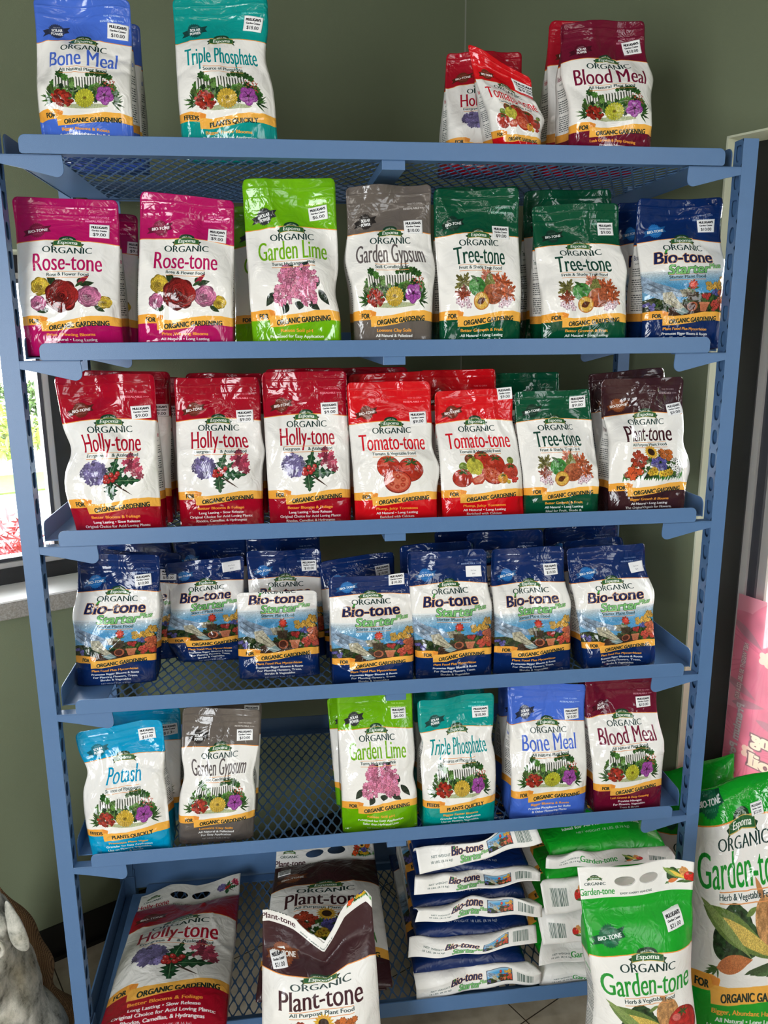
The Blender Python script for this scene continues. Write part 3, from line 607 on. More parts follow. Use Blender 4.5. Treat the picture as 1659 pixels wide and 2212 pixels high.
def end_strip(spec, nm):           # the seam end of a large bag, printed to be read in a stack
    c = Cv(100, 20, 6)
    c.text('NET WEIGHT', 19, 10, 2.1, INK, w=15); c.text('18 LBS. (8.16 kg)', 19, 14, 1.9, INK, w=17)
    if nm == 'bio': name_text(c, 'bio', 41, 9.5, 8, None, 27, .5); c2 = Cv(100, 165, 2.4); p_planting(c2); box = (57, 3, 20, 12); src = (0, 86, 100, 126)
    else: name_text(c, 'Garden-tone', 42, 13, 8, spec['nc'], 30, .6); c2 = Cv(100, 165, 2.4); p_veg(c2); box = (60, 4, 16, 11); src = (8, 80, 96, 124)
    sub = c2.a[int(src[1] * c2.k):int(src[3] * c2.k), int(src[0] * c2.k):int(src[2] * c2.k)]; dw, dh = int(box[2] * c.k), int(box[3] * c.k)
    yi = (np.arange(dh) * sub.shape[0] / dh).astype(int); xi = (np.arange(dw) * sub.shape[1] / dw).astype(int)
    if nm == 'bio': c.fill(quad((box[0] - .4, box[1] - .4), (box[0] + box[2] + .4, box[1] - .4), (box[0] + box[2] + .4, box[1] + box[3] + .4), (box[0] - .4, box[1] + box[3] + .4)), (.08, .1, .2))
    c.a[int(box[1] * c.k):int(box[1] * c.k) + dh, int(box[0] * c.k):int(box[0] * c.k) + dw] = sub[yi][:, xi]
    x = 81.
    while x < 93: L = .2 + .5 * c.rs.rand(); c.fill(quad((x, 4), (x + L, 4), (x + L, 15), (x, 15)), hexc(50, 80, 70)); x += L + .25 + .4 * c.rs.rand()
    return c
def sticker_art(kind):
    c = Cv(100, 74, 1.7, (.93, .93, .93)); k = (.1, .1, .12)
    if kind == 'plain': c.text('Bio-Tone', 50, 36, 9, (.45, .45, .48), w=34); c.text('$10', 50, 58, 9, (.35, .35, .4), w=18); return c
    c.text("MULLIGAN'S", 50, 23, 13, k, w=80, bold=(2.2, 1)); c.text('Garden Center', 50, 39, 9, k, w=76, bold=(1.4, .4))
    if kind.startswith('~'): c.text(kind[1:], 48, 66, 17, (.12, .12, .16), w=62, shear=.15, bold=(.9, .6), slope=-.05)
    else: c.text(kind, 50, 65, 17, k, w=64, bold=(.9, 0))
    return c
BR = hexc(104, 42, 28); SD = hexc(54, 56, 58); DG = hexc(28, 62, 46)
E3 = ['Granular for Easy Application', 'Use on Flowers, Vegetables,', 'Trees & Shrubs']
SPEC = {
 'rose': dict(col=hexc(176, 16, 92), nc=hexc(178, 18, 88), name='Rose-tone', sub='Rose & Flower Food', tag='Prize Winning Blooms', lines=['All Natural • Long Lasting', 'Ideal for Roses & Other', 'Flowering Plants'], pic=p_roses, bk='bio', bc=hexc(122, 30, 62)),
 'lime': dict(col=hexc(106, 172, 8), nc=hexc(112, 172, 24), name='Garden Lime', sub='Turns Hydrangeas Pink', tag='Raises Soil pH', lines=['Pelletized for Easy Application', 'Safer than Hydrated Lime'], pic=p_hydrangea, bk='sol', bc=SD, w=74, cap=13),
 'gypsum': dict(col=hexc(100, 92, 86), nc=hexc(96, 88, 88), name='Garden Gypsum', sub='Soil Conditioner', tag='Loosens Clay Soils', lines=['All Natural & Pelletized', 'For Easy Application'], pic=p_garden, bk='sol', bc=hexc(48, 44, 42), w=76),
 'tree': dict(col=hexc(6, 74, 48), nc=hexc(22, 66, 52), name='Tree-tone', sub='Fruit & Shade Tree Food', tag='Better Growth & Fruit', lines=['All Natural • Long Lasting', 'Ideal for Fruit, Shade &', 'Ornamental Trees'], pic=p_fruit, bk='bio', bc=hexc(22, 52, 40), w=60),
 'bio': dict(col=hexc(10, 38, 92), nc=hexc(24, 34, 82), name='bio', sub='Starter Plant Food', tag='Plant Food Plus Mycorrhizae', lines=['Promotes Bigger Blooms & Roots', 'For Planting Flowers, Trees,', 'Shrubs & Vegetables'], pic=p_planting, bk='bio', bc=hexc(34, 104, 172), w=72),
 'holly': dict(col=hexc(160, 10, 34), nc=hexc(168, 14, 40), name='Holly-tone', sub='Evergreen       & Azalea Food', tag='Better Blooms & Foliage', lines=['Long Lasting • Slow Release', 'Original Choice for Acid Loving Plants:', 'Rhodos, Camellias, & Hydrangeas'], pic=p_holly, bk='bio', bc=BR, w=64),
 'tomcut': dict(col=hexc(206, 16, 26), nc=hexc(206, 18, 34), name='Tomato-tone', sub='Tomato & Vegetable Food', tag='Plump, Juicy Tomatoes', lines=['All Natural • Long Lasting', 'Enriched with Calcium', 'For All Tomatoes & Vegetables'], pic=p_tomcut, bk='bio', bc=BR, w=80),
 'toms': dict(col=hexc(206, 16, 26), nc=hexc(206, 18, 34), name='Tomato-tone', sub='Tomato & Vegetable Food', tag='Plump, Juicy Tomatoes', lines=['All Natural • Long Lasting', 'Enriched with Calcium', 'For All Tomatoes & Vegetables'], pic=p_toms, bk='bio', bc=BR, w=80),
 'plant': dict(col=hexc(60, 32, 36), nc=hexc(62, 26, 34), name='Plant-tone', sub='All Purpose Plant Food', tag='Bigger Growth & Blooms', lines=['All Natural • Long Lasting', 'The Original Organic for Flowers,', 'Vegetables, Trees & Shrubs'], pic=p_bed, bk='bio', bc=hexc(128, 68, 36), w=64),
 'potash': dict(col=hexc(0, 150, 198), nc=hexc(0, 142, 186), name='Potash', sub='Source of Potassium', tag='Promotes Plant Vigor', lines=E3, pic=p_garden, bk='sol', bc=hexc(20, 110, 130), w=44, cap=15, org=False, rib=('FEEDS', 'PLANTS QUICKLY')),
 'triple': dict(col=hexc(0, 146, 140), nc=hexc(0, 138, 140), name='Triple Phosphate', sub='Source of Phosphate', tag='Bigger Faster Blooms', lines=E3, pic=p_garden, bk='sol', bc=hexc(20, 76, 74), w=80, cap=14, org=False, rib=('FEEDS', 'PLANTS QUICKLY')),
 'bone': dict(col=hexc(70, 108, 206), nc=hexc(70, 104, 204), name='Bone Meal', sub='All Natural Plant Food', tag='Bigger Blooms & Roots', lines=['Provides Phosphorus for Bulbs', '& Other Flowering Plants'], pic=lambda c: p_garden(c, hexc(216, 214, 40)), bk='sol', bc=hexc(50, 58, 86), w=70, cap=14),
 'blood': dict(col=hexc(104, 14, 42), nc=hexc(112, 16, 50), name='Blood Meal', sub='All Natural Plant Food', tag='Lush Growth & Deep Greening', lines=['Provides Nitrogen', 'For Flowers, Vegetables,', 'Trees & Shrubs'], pic=lambda c: p_garden(c, hexc(216, 214, 40)), bk='sol', bc=hexc(84, 14, 34), w=76, cap=14),
 'garden': dict(col=hexc(18, 158, 36), nc=hexc(30, 146, 48), name='Garden-tone', sub='Herb & Vegetable Food', tag='Bigger, Abundant Harvests', lines=['All Natural • Long Lasting', 'Ideal for All Herbs & Vegetables'], pic=p_veg, bk='bio', bc=hexc(20, 96, 62), w=80, cap=14),
}
def film(name, img, rough=.13, alpha=False, bump=.6):
    m, nt, p = mat_new(name); n, l = nt.nodes, nt.links
    t = n.new('ShaderNodeTexImage'); t.image = img; t.extension = 'EXTEND'; t.interpolation = 'Linear'
    l.new(t.outputs['Color'], p.inputs['Base Color'])
    if alpha: l.new(t.outputs['Alpha'], p.inputs['Alpha'])
    p.inputs['Roughness'].default_value = rough; p.inputs['Specular IOR Level'].default_value = .5
    tc = n.new('ShaderNodeTexCoord')
    if bump:
        a = n.new('ShaderNodeTexNoise'); a.inputs['Scale'].default_value = 26; a.inputs['Detail'].default_value = 2.5; a.inputs['Distortion'].default_value = 2.0
        l.new(tc.outputs['Object'], a.inputs['Vector'])
        b = n.new('ShaderNodeBump'); b.inputs['Strength'].default_value = bump; b.inputs['Distance'].default_value = .004
        l.new(a.outputs['Fac'], b.inputs['Height']); l.new(b.outputs['Normal'], p.inputs['Normal'])
    return m

# ------------------------------------------------------------------ shelving unit
ZS = [1.9385, 1.612, 1.286, .961, .634]       # lip tops of the five trays
DEP = .497; LIP = .026
def zf(i): return ZS[i] - LIP + .002
ZB = .19                                       # deck of the bottom tray
unit = empty('shelving_unit', (.6, .25, 0), 'blue powder-coated steel shelving unit with five perforated mesh trays set across the room corner', 'shelving')
UO = (.6, .25, 0)
def slot_post(x0, x1, y0, y1, z0, z1, inner):   # square tube, slots along the face that looks along the shelf
    mb = MB(); sw = .0095; pit = .0466; n = int((z1 - z0) / pit); ym = (y0 + y1) / 2
    xi = x1 if inner > 0 else x0; xo = x0 if inner > 0 else x1
    mb.add([(x0, y0, z0), (x1, y0, z0), (x1, y0, z1), (x0, y0, z1)], [(0, 1, 2, 3)]); mb.add([(x0, y1, z0), (x1, y1, z0), (x1, y1, z1), (x0, y1, z1)], [(3, 2, 1, 0)])
    mb.add([(xo, y0, z0), (xo, y1, z0), (xo, y1, z1), (xo, y0, z1)], [(0, 3, 2, 1) if inner > 0 else (0, 1, 2, 3)])
    zt = z1
    for k in range(n + 1):
        a1, a0 = zt - k * pit, max(z0, zt - (k + 1) * pit)
        if a1 - a0 < pit * .9 or a0 < .42 and False: mb.add([(xi, y0, a0), (xi, y1, a0), (xi, y1, a1), (xi, y0, a1)], [(0, 1, 2, 3)]); continue
        zc = (a0 + a1) / 2; h = .0145; N = 20; hole = []
        for j in range(N):
            t = 2 * math.pi * j / N; ex = .62 if k % 2 else (1 if math.sin(t) < 0 else .35)
            sx, sz = math.cos(t), math.sin(t)
            hole.append((xi, ym + sw * math.copysign(abs(sx) ** (ex if sz > 0 and k % 2 == 0 else .8), sx), zc + h * math.copysign(abs(sz) ** (.35 if sz > 0 and k % 2 == 0 else .85), sz)))
        out = []
        for j in range(N):
            t = 2 * math.pi * j / N; sx, sz = math.cos(t), math.sin(t); q = max(abs(sx), abs(sz)); out.append((xi, ym + (y1 - y0) / 2 * sx / q, zc + pit / 2 * sz / q))
        mb.add(out + hole, [(j, (j + 1) % N, N + (j + 1) % N, N + j) for j in range(N)])
        # inward lip of each slot: the sheet's thickness
        d = -.0016 if inner > 0 else .0016
        mb.add(hole + [(p[0] + d, p[1], p[2]) for p in hole], [(j, (j + 1) % N, N + (j + 1) % N, N + j) for j in range(N)])
    mb.add([(x0, y0, z1), (x1, y0, z1), (x1, y1, z1), (x0, y1, z1)], [(0, 1, 2, 3)])
    o = mb.build('post', M_blue, unit, origin=UO, merge=True)
    return o
PX = ((-.0658, -.0361, 1), (1.2353, 1.2644, -1))
PTOP = 1.957
for x0, x1, inn in PX:
    for y0 in (.0055, DEP): slot_post(x0, x1, y0, y0 + .0297, .115, PTOP, inn)
def rounded(u0, u1, z0, z1, r, lower=False, n=6):   # outline with rounded upper corners
    p = [(u0, z0), (u1, z0)]
    if lower: p = [(u0 + r * .5 * (1 - math.sin(t)), z0 + r * .5 * (1 - math.cos(t))) for t in np.linspace(math.pi / 2, 0, n)] + [(u1 - r * .5 * (1 - math.sin(t)), z0 + r * .5 * (1 - math.cos(t))) for t in np.linspace(0, math.pi / 2, n)]
    p += [(u1 - r + r * math.cos(t), z1 - r + r * math.sin(t)) for t in np.linspace(0, math.pi / 2, n)]
    p += [(u0 + r + r * math.cos(t), z1 - r + r * math.sin(t)) for t in np.linspace(math.pi / 2, math.pi, n)]
    return p
def deck_mesh():                                # expanded-metal diamonds, one connected sheet
    bm = bmesh.new(); pw, pd, th = .0226, .0512, .0016; nx = int(1.15 / pw); x00 = .6 - nx * pw / 2; y00, y11 = .034, .470; ny = int(round((y11 - y00) / pd)); pd = (y11 - y00) / ny
    N = 12
    def cell(cx, cy, ylo, yhi):
        out, inn = [], []
        for j in range(N):
            t = 2 * math.pi * (j + .5) / N if False else 2 * math.pi * j / N
            sx, sy = math.cos(t), math.sin(t); q = abs(sx) + abs(sy); ox, oy = pw / 2 * sx / q, pd / 2 * sy / q
            r = (abs(sx) ** 1.25 + abs(sy) ** 1.25) ** (1 / 1.25); ix, iy = .76 * pw / 2 * sx / r, .80 * pd / 2 * sy / r
            out.append((cx + ox, min(max(cy + oy, ylo), yhi))); inn.append((cx + ix, min(max(cy + iy, ylo + .002), yhi - .002)))
        for z, fl in ((0, 0), (-th, 1)):
            vo = [bm.verts.new((p[0], p[1], z)) for p in out]; vi = [bm.verts.new((p[0], p[1], z)) for p in inn]
            for j in range(N):
                q = [vo[j], vo[(j + 1) % N], vi[(j + 1) % N], vi[j]]
                if (q[0].co - q[1].co).length < 1e-7: q = q[1:]
                try: bm.faces.new(q[::-1] if fl else q)
                except Exception: pass
            if not fl: top = vi
            else:
                for j in range(N): bm.faces.new([top[j], top[(j + 1) % N], vi[(j + 1) % N], vi[j]])
    for i in range(nx + 1):
        for j in range(ny): 
            if i < nx: cell(x00 + (i + .5) * pw, y00 + (j + .5) * pd, y00, y11)
        for j in range(ny + 1):
            if 0 < i < nx: cell(x00 + i * pw, y00 + j * pd, y00, y11)
    bmesh.ops.remove_doubles(bm, verts=bm.verts, dist=2e-5)
    bmesh.ops.dissolve_degenerate(bm, edges=bm.edges, dist=1e-6)
    # solid border plate
    def plate(x0, x1, y0, y1):
        vs = [bm.verts.new(p) for p in [(x0, y0, -th), (x1, y0, -th), (x1, y1, -th), (x0, y1, -th), (x0, y0, .0004), (x1, y0, .0004), (x1, y1, .0004), (x0, y1, .0004)]]
        for f in [(3, 2, 1, 0), (4, 5, 6, 7), (0, 1, 5, 4), (1, 2, 6, 5), (2, 3, 7, 6), (3, 0, 4, 7)]: bm.faces.new([vs[k] for k in f])
    xa, xb = x00 + pw / 2, x00 + nx * pw - pw / 2
    plate(.0, xa, .002, .494); plate(xb, 1.2, .002, .494); plate(xa, xb, .002, y00 + .001); plate(xa, xb, y11 - .001, .494); plate(-.0325, .0, .038, .46); plate(1.2, 1.2325, .038, .46)
    me = bpy.data.meshes.new('mesh_deck'); bm.to_mesh(me); bm.free(); me.materials.append(M_blue); return me
DECK = deck_mesh()
def tray(i, z):
    mb = MB(); zl = z - LIP
    o = bpy.data.objects.new('shelf_tray', DECK); COL.objects.link(o); o.parent = unit; o.location = (-UO[0], -UO[1], zl + .001)
    O = (0, 0, zl + .001); th = .0022
    def part(nm, ring, vec, bevel=.0007):
        m_ = MB(); m_.prism(ring, vec); return m_.build(nm, M_blue, o, origin=O, bevel=bevel)
    part('front_lip', [(u, 0, w_) for u, w_ in rounded(0, 1.2, zl - .003, z, .011, True)], (0, th, 0))
    part('rear_lip', [(u, DEP - th, w_) for u, w_ in rounded(0, 1.2, zl - .002, z + .012, .011)], (0, th, 0))
    part('side_lip', [(-.0345, u, w_) for u, w_ in rounded(.038, .465, zl - .002, z + .010, .014)], (th, 0, 0)); part('side_lip', [(1.2325, u, w_) for u, w_ in rounded(.038, .465, zl - .002, z + .010, .014)], (th, 0, 0))
    part('centre_brace', [(.585, .004, zl - .018), (.625, .004, zl - .018), (.625, .004, zl - .0015), (.585, .004, zl - .0015)], (0, .488, 0))
    for sgn, xp in ((1, -.0361), (-1, 1.2353)):
        for yy in (.0045, DEP - .012):
            X = lambda d: xp + sgn * d
            ring = [(X(0), yy, zl - .004), (X(.100), yy, zl - .004), (X(.1015), yy, zl - .020)] + [(X(.090 + .0115 * math.cos(t)), yy, zl - .026 + .0115 * math.sin(t)) for t in np.linspace(0, -1.75, 7)] + [(X(.03), yy, zl - .023), (X(0), yy, zl - .017)]
            m_ = MB(); m_.prism(ring, (0, .0026, 0)); q = sorted((X(0), X(.1))); m_.box(q[0], q[1], yy, yy + .02, zl - .0055, zl - .0032)
            m_.build('bracket', M_blue, o, origin=O, bevel=.0006)
    return o
for i, z in enumerate(ZS): tray(i, z)
# base frame: rails, deck and post sockets
def bpart(nm, boxes, bevel=.001, par=None, mat=None):
    m_ = MB(); [m_.box(*b) for b in boxes]; return m_.build(nm, mat or M_blue, par or unit, origin=UO, bevel=bevel)
bpart('front_rail', [(-.036, 1.2353, 0, .004, .174, .21), (-.036, 1.2353, .004, .03, .174, .178)])
bpart('rear_rail', [(-.036, 1.2353, DEP + .004, DEP + .008, .174, .262)])
bpart('side_rail', [(-.062, -.058, .035, DEP, .15, .212), (-.058, -.034, .035, DEP, .15, .156)]); bpart('side_rail', [(1.2566, 1.2606, .035, DEP, .15, .212), (1.2326, 1.2566, .035, DEP, .15, .156)])
o = bpy.data.objects.new('bottom_deck', DECK); COL.objects.link(o); o.parent = unit; o.location = (-UO[0], -UO[1], ZB - .003)
for x0, x1, inn in PX:
    for y0 in (.0055, DEP):
        a, b, c_, d_, t_ = x0 - .004, x1 + .004, y0 - .004, y0 + .0337, .003
        bpart('post_socket', [(a, b, c_, c_ + t_, .0, .215), (a, b, d_ - t_, d_, .0, .215), (a, a + t_, c_ + t_, d_ - t_, .0, .235), (b - t_, b, c_ + t_, d_ - t_, .0, .235)], .0008)

# ------------------------------------------------------------------ bags
def sstep(a, b, x):
    t = np.clip((np.asarray(x, float) - a) / (b - a), 0, 1); return t * t * (3 - 2 * t)
_img = {}; _mats = {}
def label_mat(key, big=False, plain36=False):
    k = (key, big, plain36)
    if k not in _mats:
        if big: c = pouch_label(SPEC[key], 190, 18, handle_strip, ppu=5.6, weight='NET WEIGHT 18 LBS. (8.16 kg)'); H = 190
        elif plain36: c = pouch_label(SPEC[key], 165, 0, None, ppu=5.6, weight='NET WEIGHT 36 LBS. (16.32 kg)'); H = 165
        else: c = pouch_label(SPEC[key]); H = 165
        _mats[k] = film('printed_film_' + key, c.image('label'), .13 if not big else .28, big)
    return _mats[k]
def stick_mat(kind):
    if kind not in _img: _img[kind] = film('price_label', sticker_art(kind).image('price'), .45, False, 0)
    return _img[kind]

class Sheet:
    """A bag: front sheet over four world corners, with filled depth, bulge, creases."""
    def __init__(s, BL, BR, TL, TR, D, seed, back=None, nf=None, bulge=.010, crease=1., prof='stand', wave=.004, slump=0., pinch=(), curl=0., drop=None):
        s.drop = drop
        s.BL, s.BR, s.TL, s.TR = (np.asarray(p, float) for p in (BL, BR, TL, TR)); s.D = D; s.prof = prof; s.wave = wave; s.bulge = bulge; s.pinch = pinch; s.curl = curl
        n = np.cross(s.BR - s.BL, s.TL - s.BL); s.nf = n / np.linalg.norm(n)
        if back is None: back = np.array([-n[0], -n[1], 0]); back = back / np.linalg.norm(back)
        s.back = np.asarray(back, float)
        s.Wd = np.linalg.norm(s.BR - s.BL); s.Ht = np.linalg.norm((s.TL + s.TR) / 2 - (s.BL + s.BR) / 2)
        r = np.random.RandomState(seed); s.ph = r.rand(8) * 6.28; s.cr = []
        for k in range(int(26 * crease)):
            kind = r.rand()
            if kind < .45: u, v, a = .1 + .8 * r.rand(), .45 + .4 * r.rand(), math.pi / 2 + .55 * r.randn()     # pulls from the seal
            elif kind < .8: u, v, a = r.rand(), .05 + .5 * r.rand(), 3.1 * r.rand()
            else: u, v, a = (.03 if r.rand() < .5 else .97), .1 + .7 * r.rand(), math.pi / 2 + .9 * r.randn()
            L = (.02 + .05 * r.rand()); s.cr.append((u, v, math.cos(a), math.sin(a), L, .0028 + .006 * r.rand(), (.0009 + .0024 * r.rand()) * (1 if r.rand() < .6 else -1)))
        s.amp = crease; s.low = [(1 + 2.2 * r.rand(), 1 + 2.5 * r.rand(), r.rand() * 6.28, r.rand() * 6.28, (.0014 + .0018 * r.rand())) for _ in range(6)]
    def g(s, v):
        v = np.asarray(v, float)
        if s.prof == 'sack': return np.clip(np.sin(math.pi * np.clip(v / .868, 0, 1)), 0, 1) ** .45 * .97 + .012
        if s.prof == 'pillow': return np.clip(np.sin(math.pi * np.clip(v, 0, 1)), 0, 1) ** .42 * .97 + .03
        return (.9 + .12 * np.sin(math.pi * np.clip(v / .5, 0, 1))) * (1 - sstep(.34, .86, v)) + .012
    def mid(s, u, v):
        u = u[..., None]; v = v[..., None]; b = s.back * s.D / 2 if s.prof == 'stand' else 0
        B = s.BL + b + (s.BR - s.BL) * u; T = s.TL + (s.TR - s.TL) * u
        P = B + (T - B) * v
        k = sum(a * np.exp(-((v[..., 0] - v0) / w) ** 2) * (np.exp(-(u[..., 0] / .5) ** 2) if sd < 0 else np.exp(-((1 - u[..., 0]) / .5) ** 2) if sd > 0 else (1 - 2 * u[..., 0])) * (1 if sd <= 0 else -1) for sd, v0, a, w in s.pinch) if s.pinch else 0
        ex = (s.BR - s.BL) / s.Wd
        P = P + ex * (np.asarray(k)[..., None] if np.ndim(k) else 0)
        top = sstep(.72, 1., v[..., 0])
        wv = s.wave * top * (np.sin(5.2 * u[..., 0] + s.ph[0]) + .6 * np.sin(11 * u[..., 0] + s.ph[1])) - s.curl * sstep(.8, 1.05, v[..., 0]) 
        P = P - s.back * wv[..., None]
        if s.drop is not None: P = P - ((s.TL - s.BL) / s.Ht) * (np.interp(u[..., 0], *s.drop) * sstep(.70, 1., v[..., 0]))[..., None]
        return P
    calm = None
    def rel(s, u, v):                           # relief of the film, metres
        X = u * s.Wd; Y = v * s.Ht; w = np.zeros_like(u)
        for fu, fv, a, b, m in s.low: w += m * np.sin(fu * 3.1 * u + a) * np.sin(fv * 4.2 * v + b) * s.amp
        k = 1. if s.calm is None else 1 - np.exp(-(((u - s.calm[0]) / s.calm[2]) ** 6 + ((v - s.calm[1]) / s.calm[3]) ** 6))   # the stiff sticker holds the film flat
        for cu, cv, c, q, L, wd, m in s.cr:
            dx, dy = X - cu * s.Wd, Y - cv * s.Ht; al = dx * c + dy * q; ac = -dx * q + dy * c + 2.5 * al * al * (1 if m > 0 else -1)
            w += k * m * np.exp(-(np.abs(ac) / wd) ** 1.3) * np.exp(-(al / L) ** 4)
        if s.prof == 'stand':
            for zc in (.868, .885, .945): w += .0011 * np.exp(-((v - zc) / .0045) ** 2)
        return w
    def front(s, u, v, off=0.):
        u, v = np.broadcast_arrays(np.asarray(u, float), np.asarray(v, float)); M = s.mid(u, v); d = s.D / 2 * s.g(v)
        e = 1 - .22 * np.abs(2 * u - 1) ** 7
        b = s.bulge * (1 - (2 * u - 1) ** 2) * np.sin(math.pi * np.clip(v / .86, 0, 1)) ** .8 if s.prof == 'stand' else s.bulge * (1 - (2 * u - 1) ** 4) * s.g(v)
        if s.prof != 'stand': e = (1 - np.abs(2 * u - 1) ** 3.2 * .92)
        env = np.clip(np.minimum(u, 1 - u) / .02, 0.25, 1) * np.clip(v / .03, .2, 1)
        return M - s.back * (d * e)[..., None] + s.nf * (b + s.rel(u, v) * env + off)[..., None]
    def rear(s, u, v):
        u, v = np.broadcast_arrays(np.asarray(u, float), np.asarray(v, float)); M = s.mid(u, v); d = s.D / 2 * s.g(v)
        e = 1 - .22 * np.abs(2 * u - 1) ** 7 if s.prof == 'stand' else (1 - np.abs(2 * u - 1) ** 3.2 * .92)
        env = np.clip(np.minimum(u, 1 - u) / .02, 0.25, 1) * np.clip(v / .03, .2, 1); thin = np.clip(1 - d * e / .012, 0, 1)     # where the sheets meet, both share the relief
        return M + s.back * (d * e + .0008)[..., None] + s.nf * (s.rel(u, v) * env * thin)[..., None]

def corner_in(v, v0, r):                        # how far a rounded top corner cuts in
    t = np.clip((v - v0) / (1 - v0), 0, 1); return r * (1 - np.sqrt(np.clip(1 - t * t, 0, 1)))
def bag_rows(sh, v0, v1, nv, vt0, vt1, H, nu=40, ns=5, nb=14, r_top=.05, capb=True, capt=True, vend=1.0, twoside=False):
    V = np.linspace(v0, v1, nv + 1); verts = []; uvs = []; UW = 150.
    us = np.linspace(0, 1, nu + 1); ub = np.linspace(1, 0, nb + 1); ss = np.linspace(0, 1, ns + 1)[1:-1]
    tv = lambda v: 1 - (vt0 + (vt1 - vt0) * (1 - v))          # texture v, measured up
    for v in V:
        ins = corner_in(v, vend - .045, r_top); uu = ins + (1 - 2 * ins) * us; ur = 1 - ins - (1 - 2 * ins) * (1 - ub)
        F = sh.front(uu, np.full_like(uu, v)); R = sh.rear(ur, np.full_like(ur, v))
        gd = .16 * sh.D * float(np.clip(sh.g(v), 0, 1)) * (1 if sh.prof == 'stand' else 0); ex = (sh.BR - sh.BL) / sh.Wd
        gs = math.sin(math.pi * min(1, max(0, v)) ** .6)
        right = [F[-1] + (R[0] - F[-1]) * t - ex * gd * gs * math.sin(math.pi * t) for t in ss]; left = [R[-1] + (F[0] - R[-1]) * t + ex * gd * gs * math.sin(math.pi * t) for t in ss]
        verts += list(F) + right + list(R) + left
        uvs.append((uu, ur, v))
    m = nu + 1 + (ns - 1) + nb + 1 + (ns - 1); faces = []; fuv = []
    def uvc(i, v, uu, ur, side):                 # uv of ring index i; side says which strip the face belongs to
        y = tv(v)
        if side == 'f': return (uu[i] * 100 / UW, y)
        if side == 'r': return ((104 + 44 * (i - nu) / ns) / UW, y)
        if side == 'b' and twoside: return (ur[i - (nu + ns)] * 100 / UW, y)
        if side in 'rl' and twoside: return ((0.5 if side == 'l' else 99.5) / UW, y)
        if side == 'b': return ((104 + 44 * (i - (nu + ns)) / nb) / UW, y)
        return ((104 + 44 * (i - (nu + ns + nb)) / ns) / UW, y)
    for a in range(nv):
        for i in range(m):
            j = (i + 1) % m; side = 'f' if i < nu else 'r' if i < nu + ns else 'b' if i < nu + ns + nb else 'l'
            faces.append((a * m + i, a * m + j, (a + 1) * m + j, (a + 1) * m + i))
            u0, r0, w0 = uvs[a]; u1, r1, w1 = uvs[a + 1]; jj = i + 1
            fuv += [uvc(i, w0, u0, r0, side), uvc(jj, w0, u0, r0, side), uvc(jj, w1, u1, r1, side), uvc(i, w1, u1, r1, side)]
    def cap(row, v, flip):
        R_ = list(range(row * m, row * m + m)); R_ = R_[::-1] if flip else R_; faces.append(tuple(R_)); y = tv(v); fuv.extend([(110 / UW, y)] * m)
    if capb: cap(0, v0, True)
    if capt: cap(nv, v1, False)
    return np.array(verts), faces, fuv
def bag_mesh(name, data, mat, parent, origin, smooth=True):
    v, f, uv = data; o = mesh_obj(name, v, f, mat, parent, smooth, origin)
    ul = o.data.uv_layers.new(name='UVMap'); ul.data.foreach_set('uv', np.array(uv, float).ravel()); return o
def sticker(sh, parent, origin, kind, u, v, w, rot=0., H=165., off=.0016):
    n = 15; a, b = np.meshgrid(np.linspace(-.5, .5, n), np.linspace(-.37, .37, n)); c, q = math.cos(rot), math.sin(rot)
    X = (a * c - b * q) * w; Y = (a * q + b * c) * w; U = u + X / sh.Wd; V = v + Y / sh.Ht
    T = sh.front(np.clip(U, 0.005, .995), V, off); Bk = sh.front(np.clip(U, .005, .995), V, off - .0012); N = n * n
    vs = list(T.reshape(-1, 3)) + list(Bk.reshape(-1, 3)); f = []; uv = []
    g = lambda i, j: ((a[i, j] + .5), (b[i, j] + .37) / .74)
    for i in range(n - 1):
        for j in range(n - 1): f.append((i * n + j, i * n + j + 1, (i + 1) * n + j + 1, (i + 1) * n + j)); uv += [g(i, j), g(i, j + 1), g(i + 1, j + 1), g(i + 1, j)]
    rim = [j for j in range(n)] + [i * n + n - 1 for i in range(1, n)] + [(n - 1) * n + j for j in range(n - 2, -1, -1)] + [i * n for i in range(n - 2, 0, -1)]
    for k in range(len(rim)): p, p2 = rim[k], rim[(k + 1) % len(rim)]; f.append((p2, p, N + p, N + p2)); uv += [(.02, .02)] * 4
    return bag_mesh('price_sticker', (np.array(vs), f, uv), stick_mat(kind), parent, origin)

def pouch(key, shelf, y0, TL, TR, bl, br, label, stk=None, dt=.046, D=.086, vtop=1., seed=0, crease=1., group=None, pinch=(), wave=.004, z=None, curl=0., res=1., dyr=0.):
    zz = zf(shelf) + .0012 if z is None else z; SP = SPEC[key]
    yr = y0 + dyr
    BL = np.array([x_at(bl, y0, zz), y0, zz]); BR = np.array([x_at(br, yr, zz), yr, zz]); P, Q = at(*TL, y0 + dt), at(*TR, yr + dt)
    sh = Sheet(BL, BR, P, Q, D, seed, crease=crease, wave=wave, pinch=pinch, curl=curl)
    base = (BL + BR) / 2 + sh.back * D / 2
    if stk: sh.calm = (stk[1] / 100., 1 - (stk[2] / 165. - (1 - vtop)) / vtop, .145, .115)
    root = empty('plant_food_pouch', base, label, 'pouch', group); mat = label_mat(key); H = 165.
    # texture: the label's foot is at v=0; vtop < 1 where the top is folded away
    nu = int(44 * res); vs = .90
    bag_mesh('pouch_body', bag_rows(sh, 0, vs, int(66 * res), 1 - vtop, 1, H, nu=nu, capt=False), mat, root, base)
    bag_mesh('top_seal', bag_rows(sh, vs, 1., int(14 * res) + 4, 1 - vtop, 1, H, nu=nu, capb=False), mat, root, base)
    if stk:
        kind, sx, sy, rot = stk; sticker(sh, root, base, kind, sx / 100., 1 - (sy / H - (1 - vtop)) / vtop, .0315 if kind != 'plain' else .03, rot)
    return root

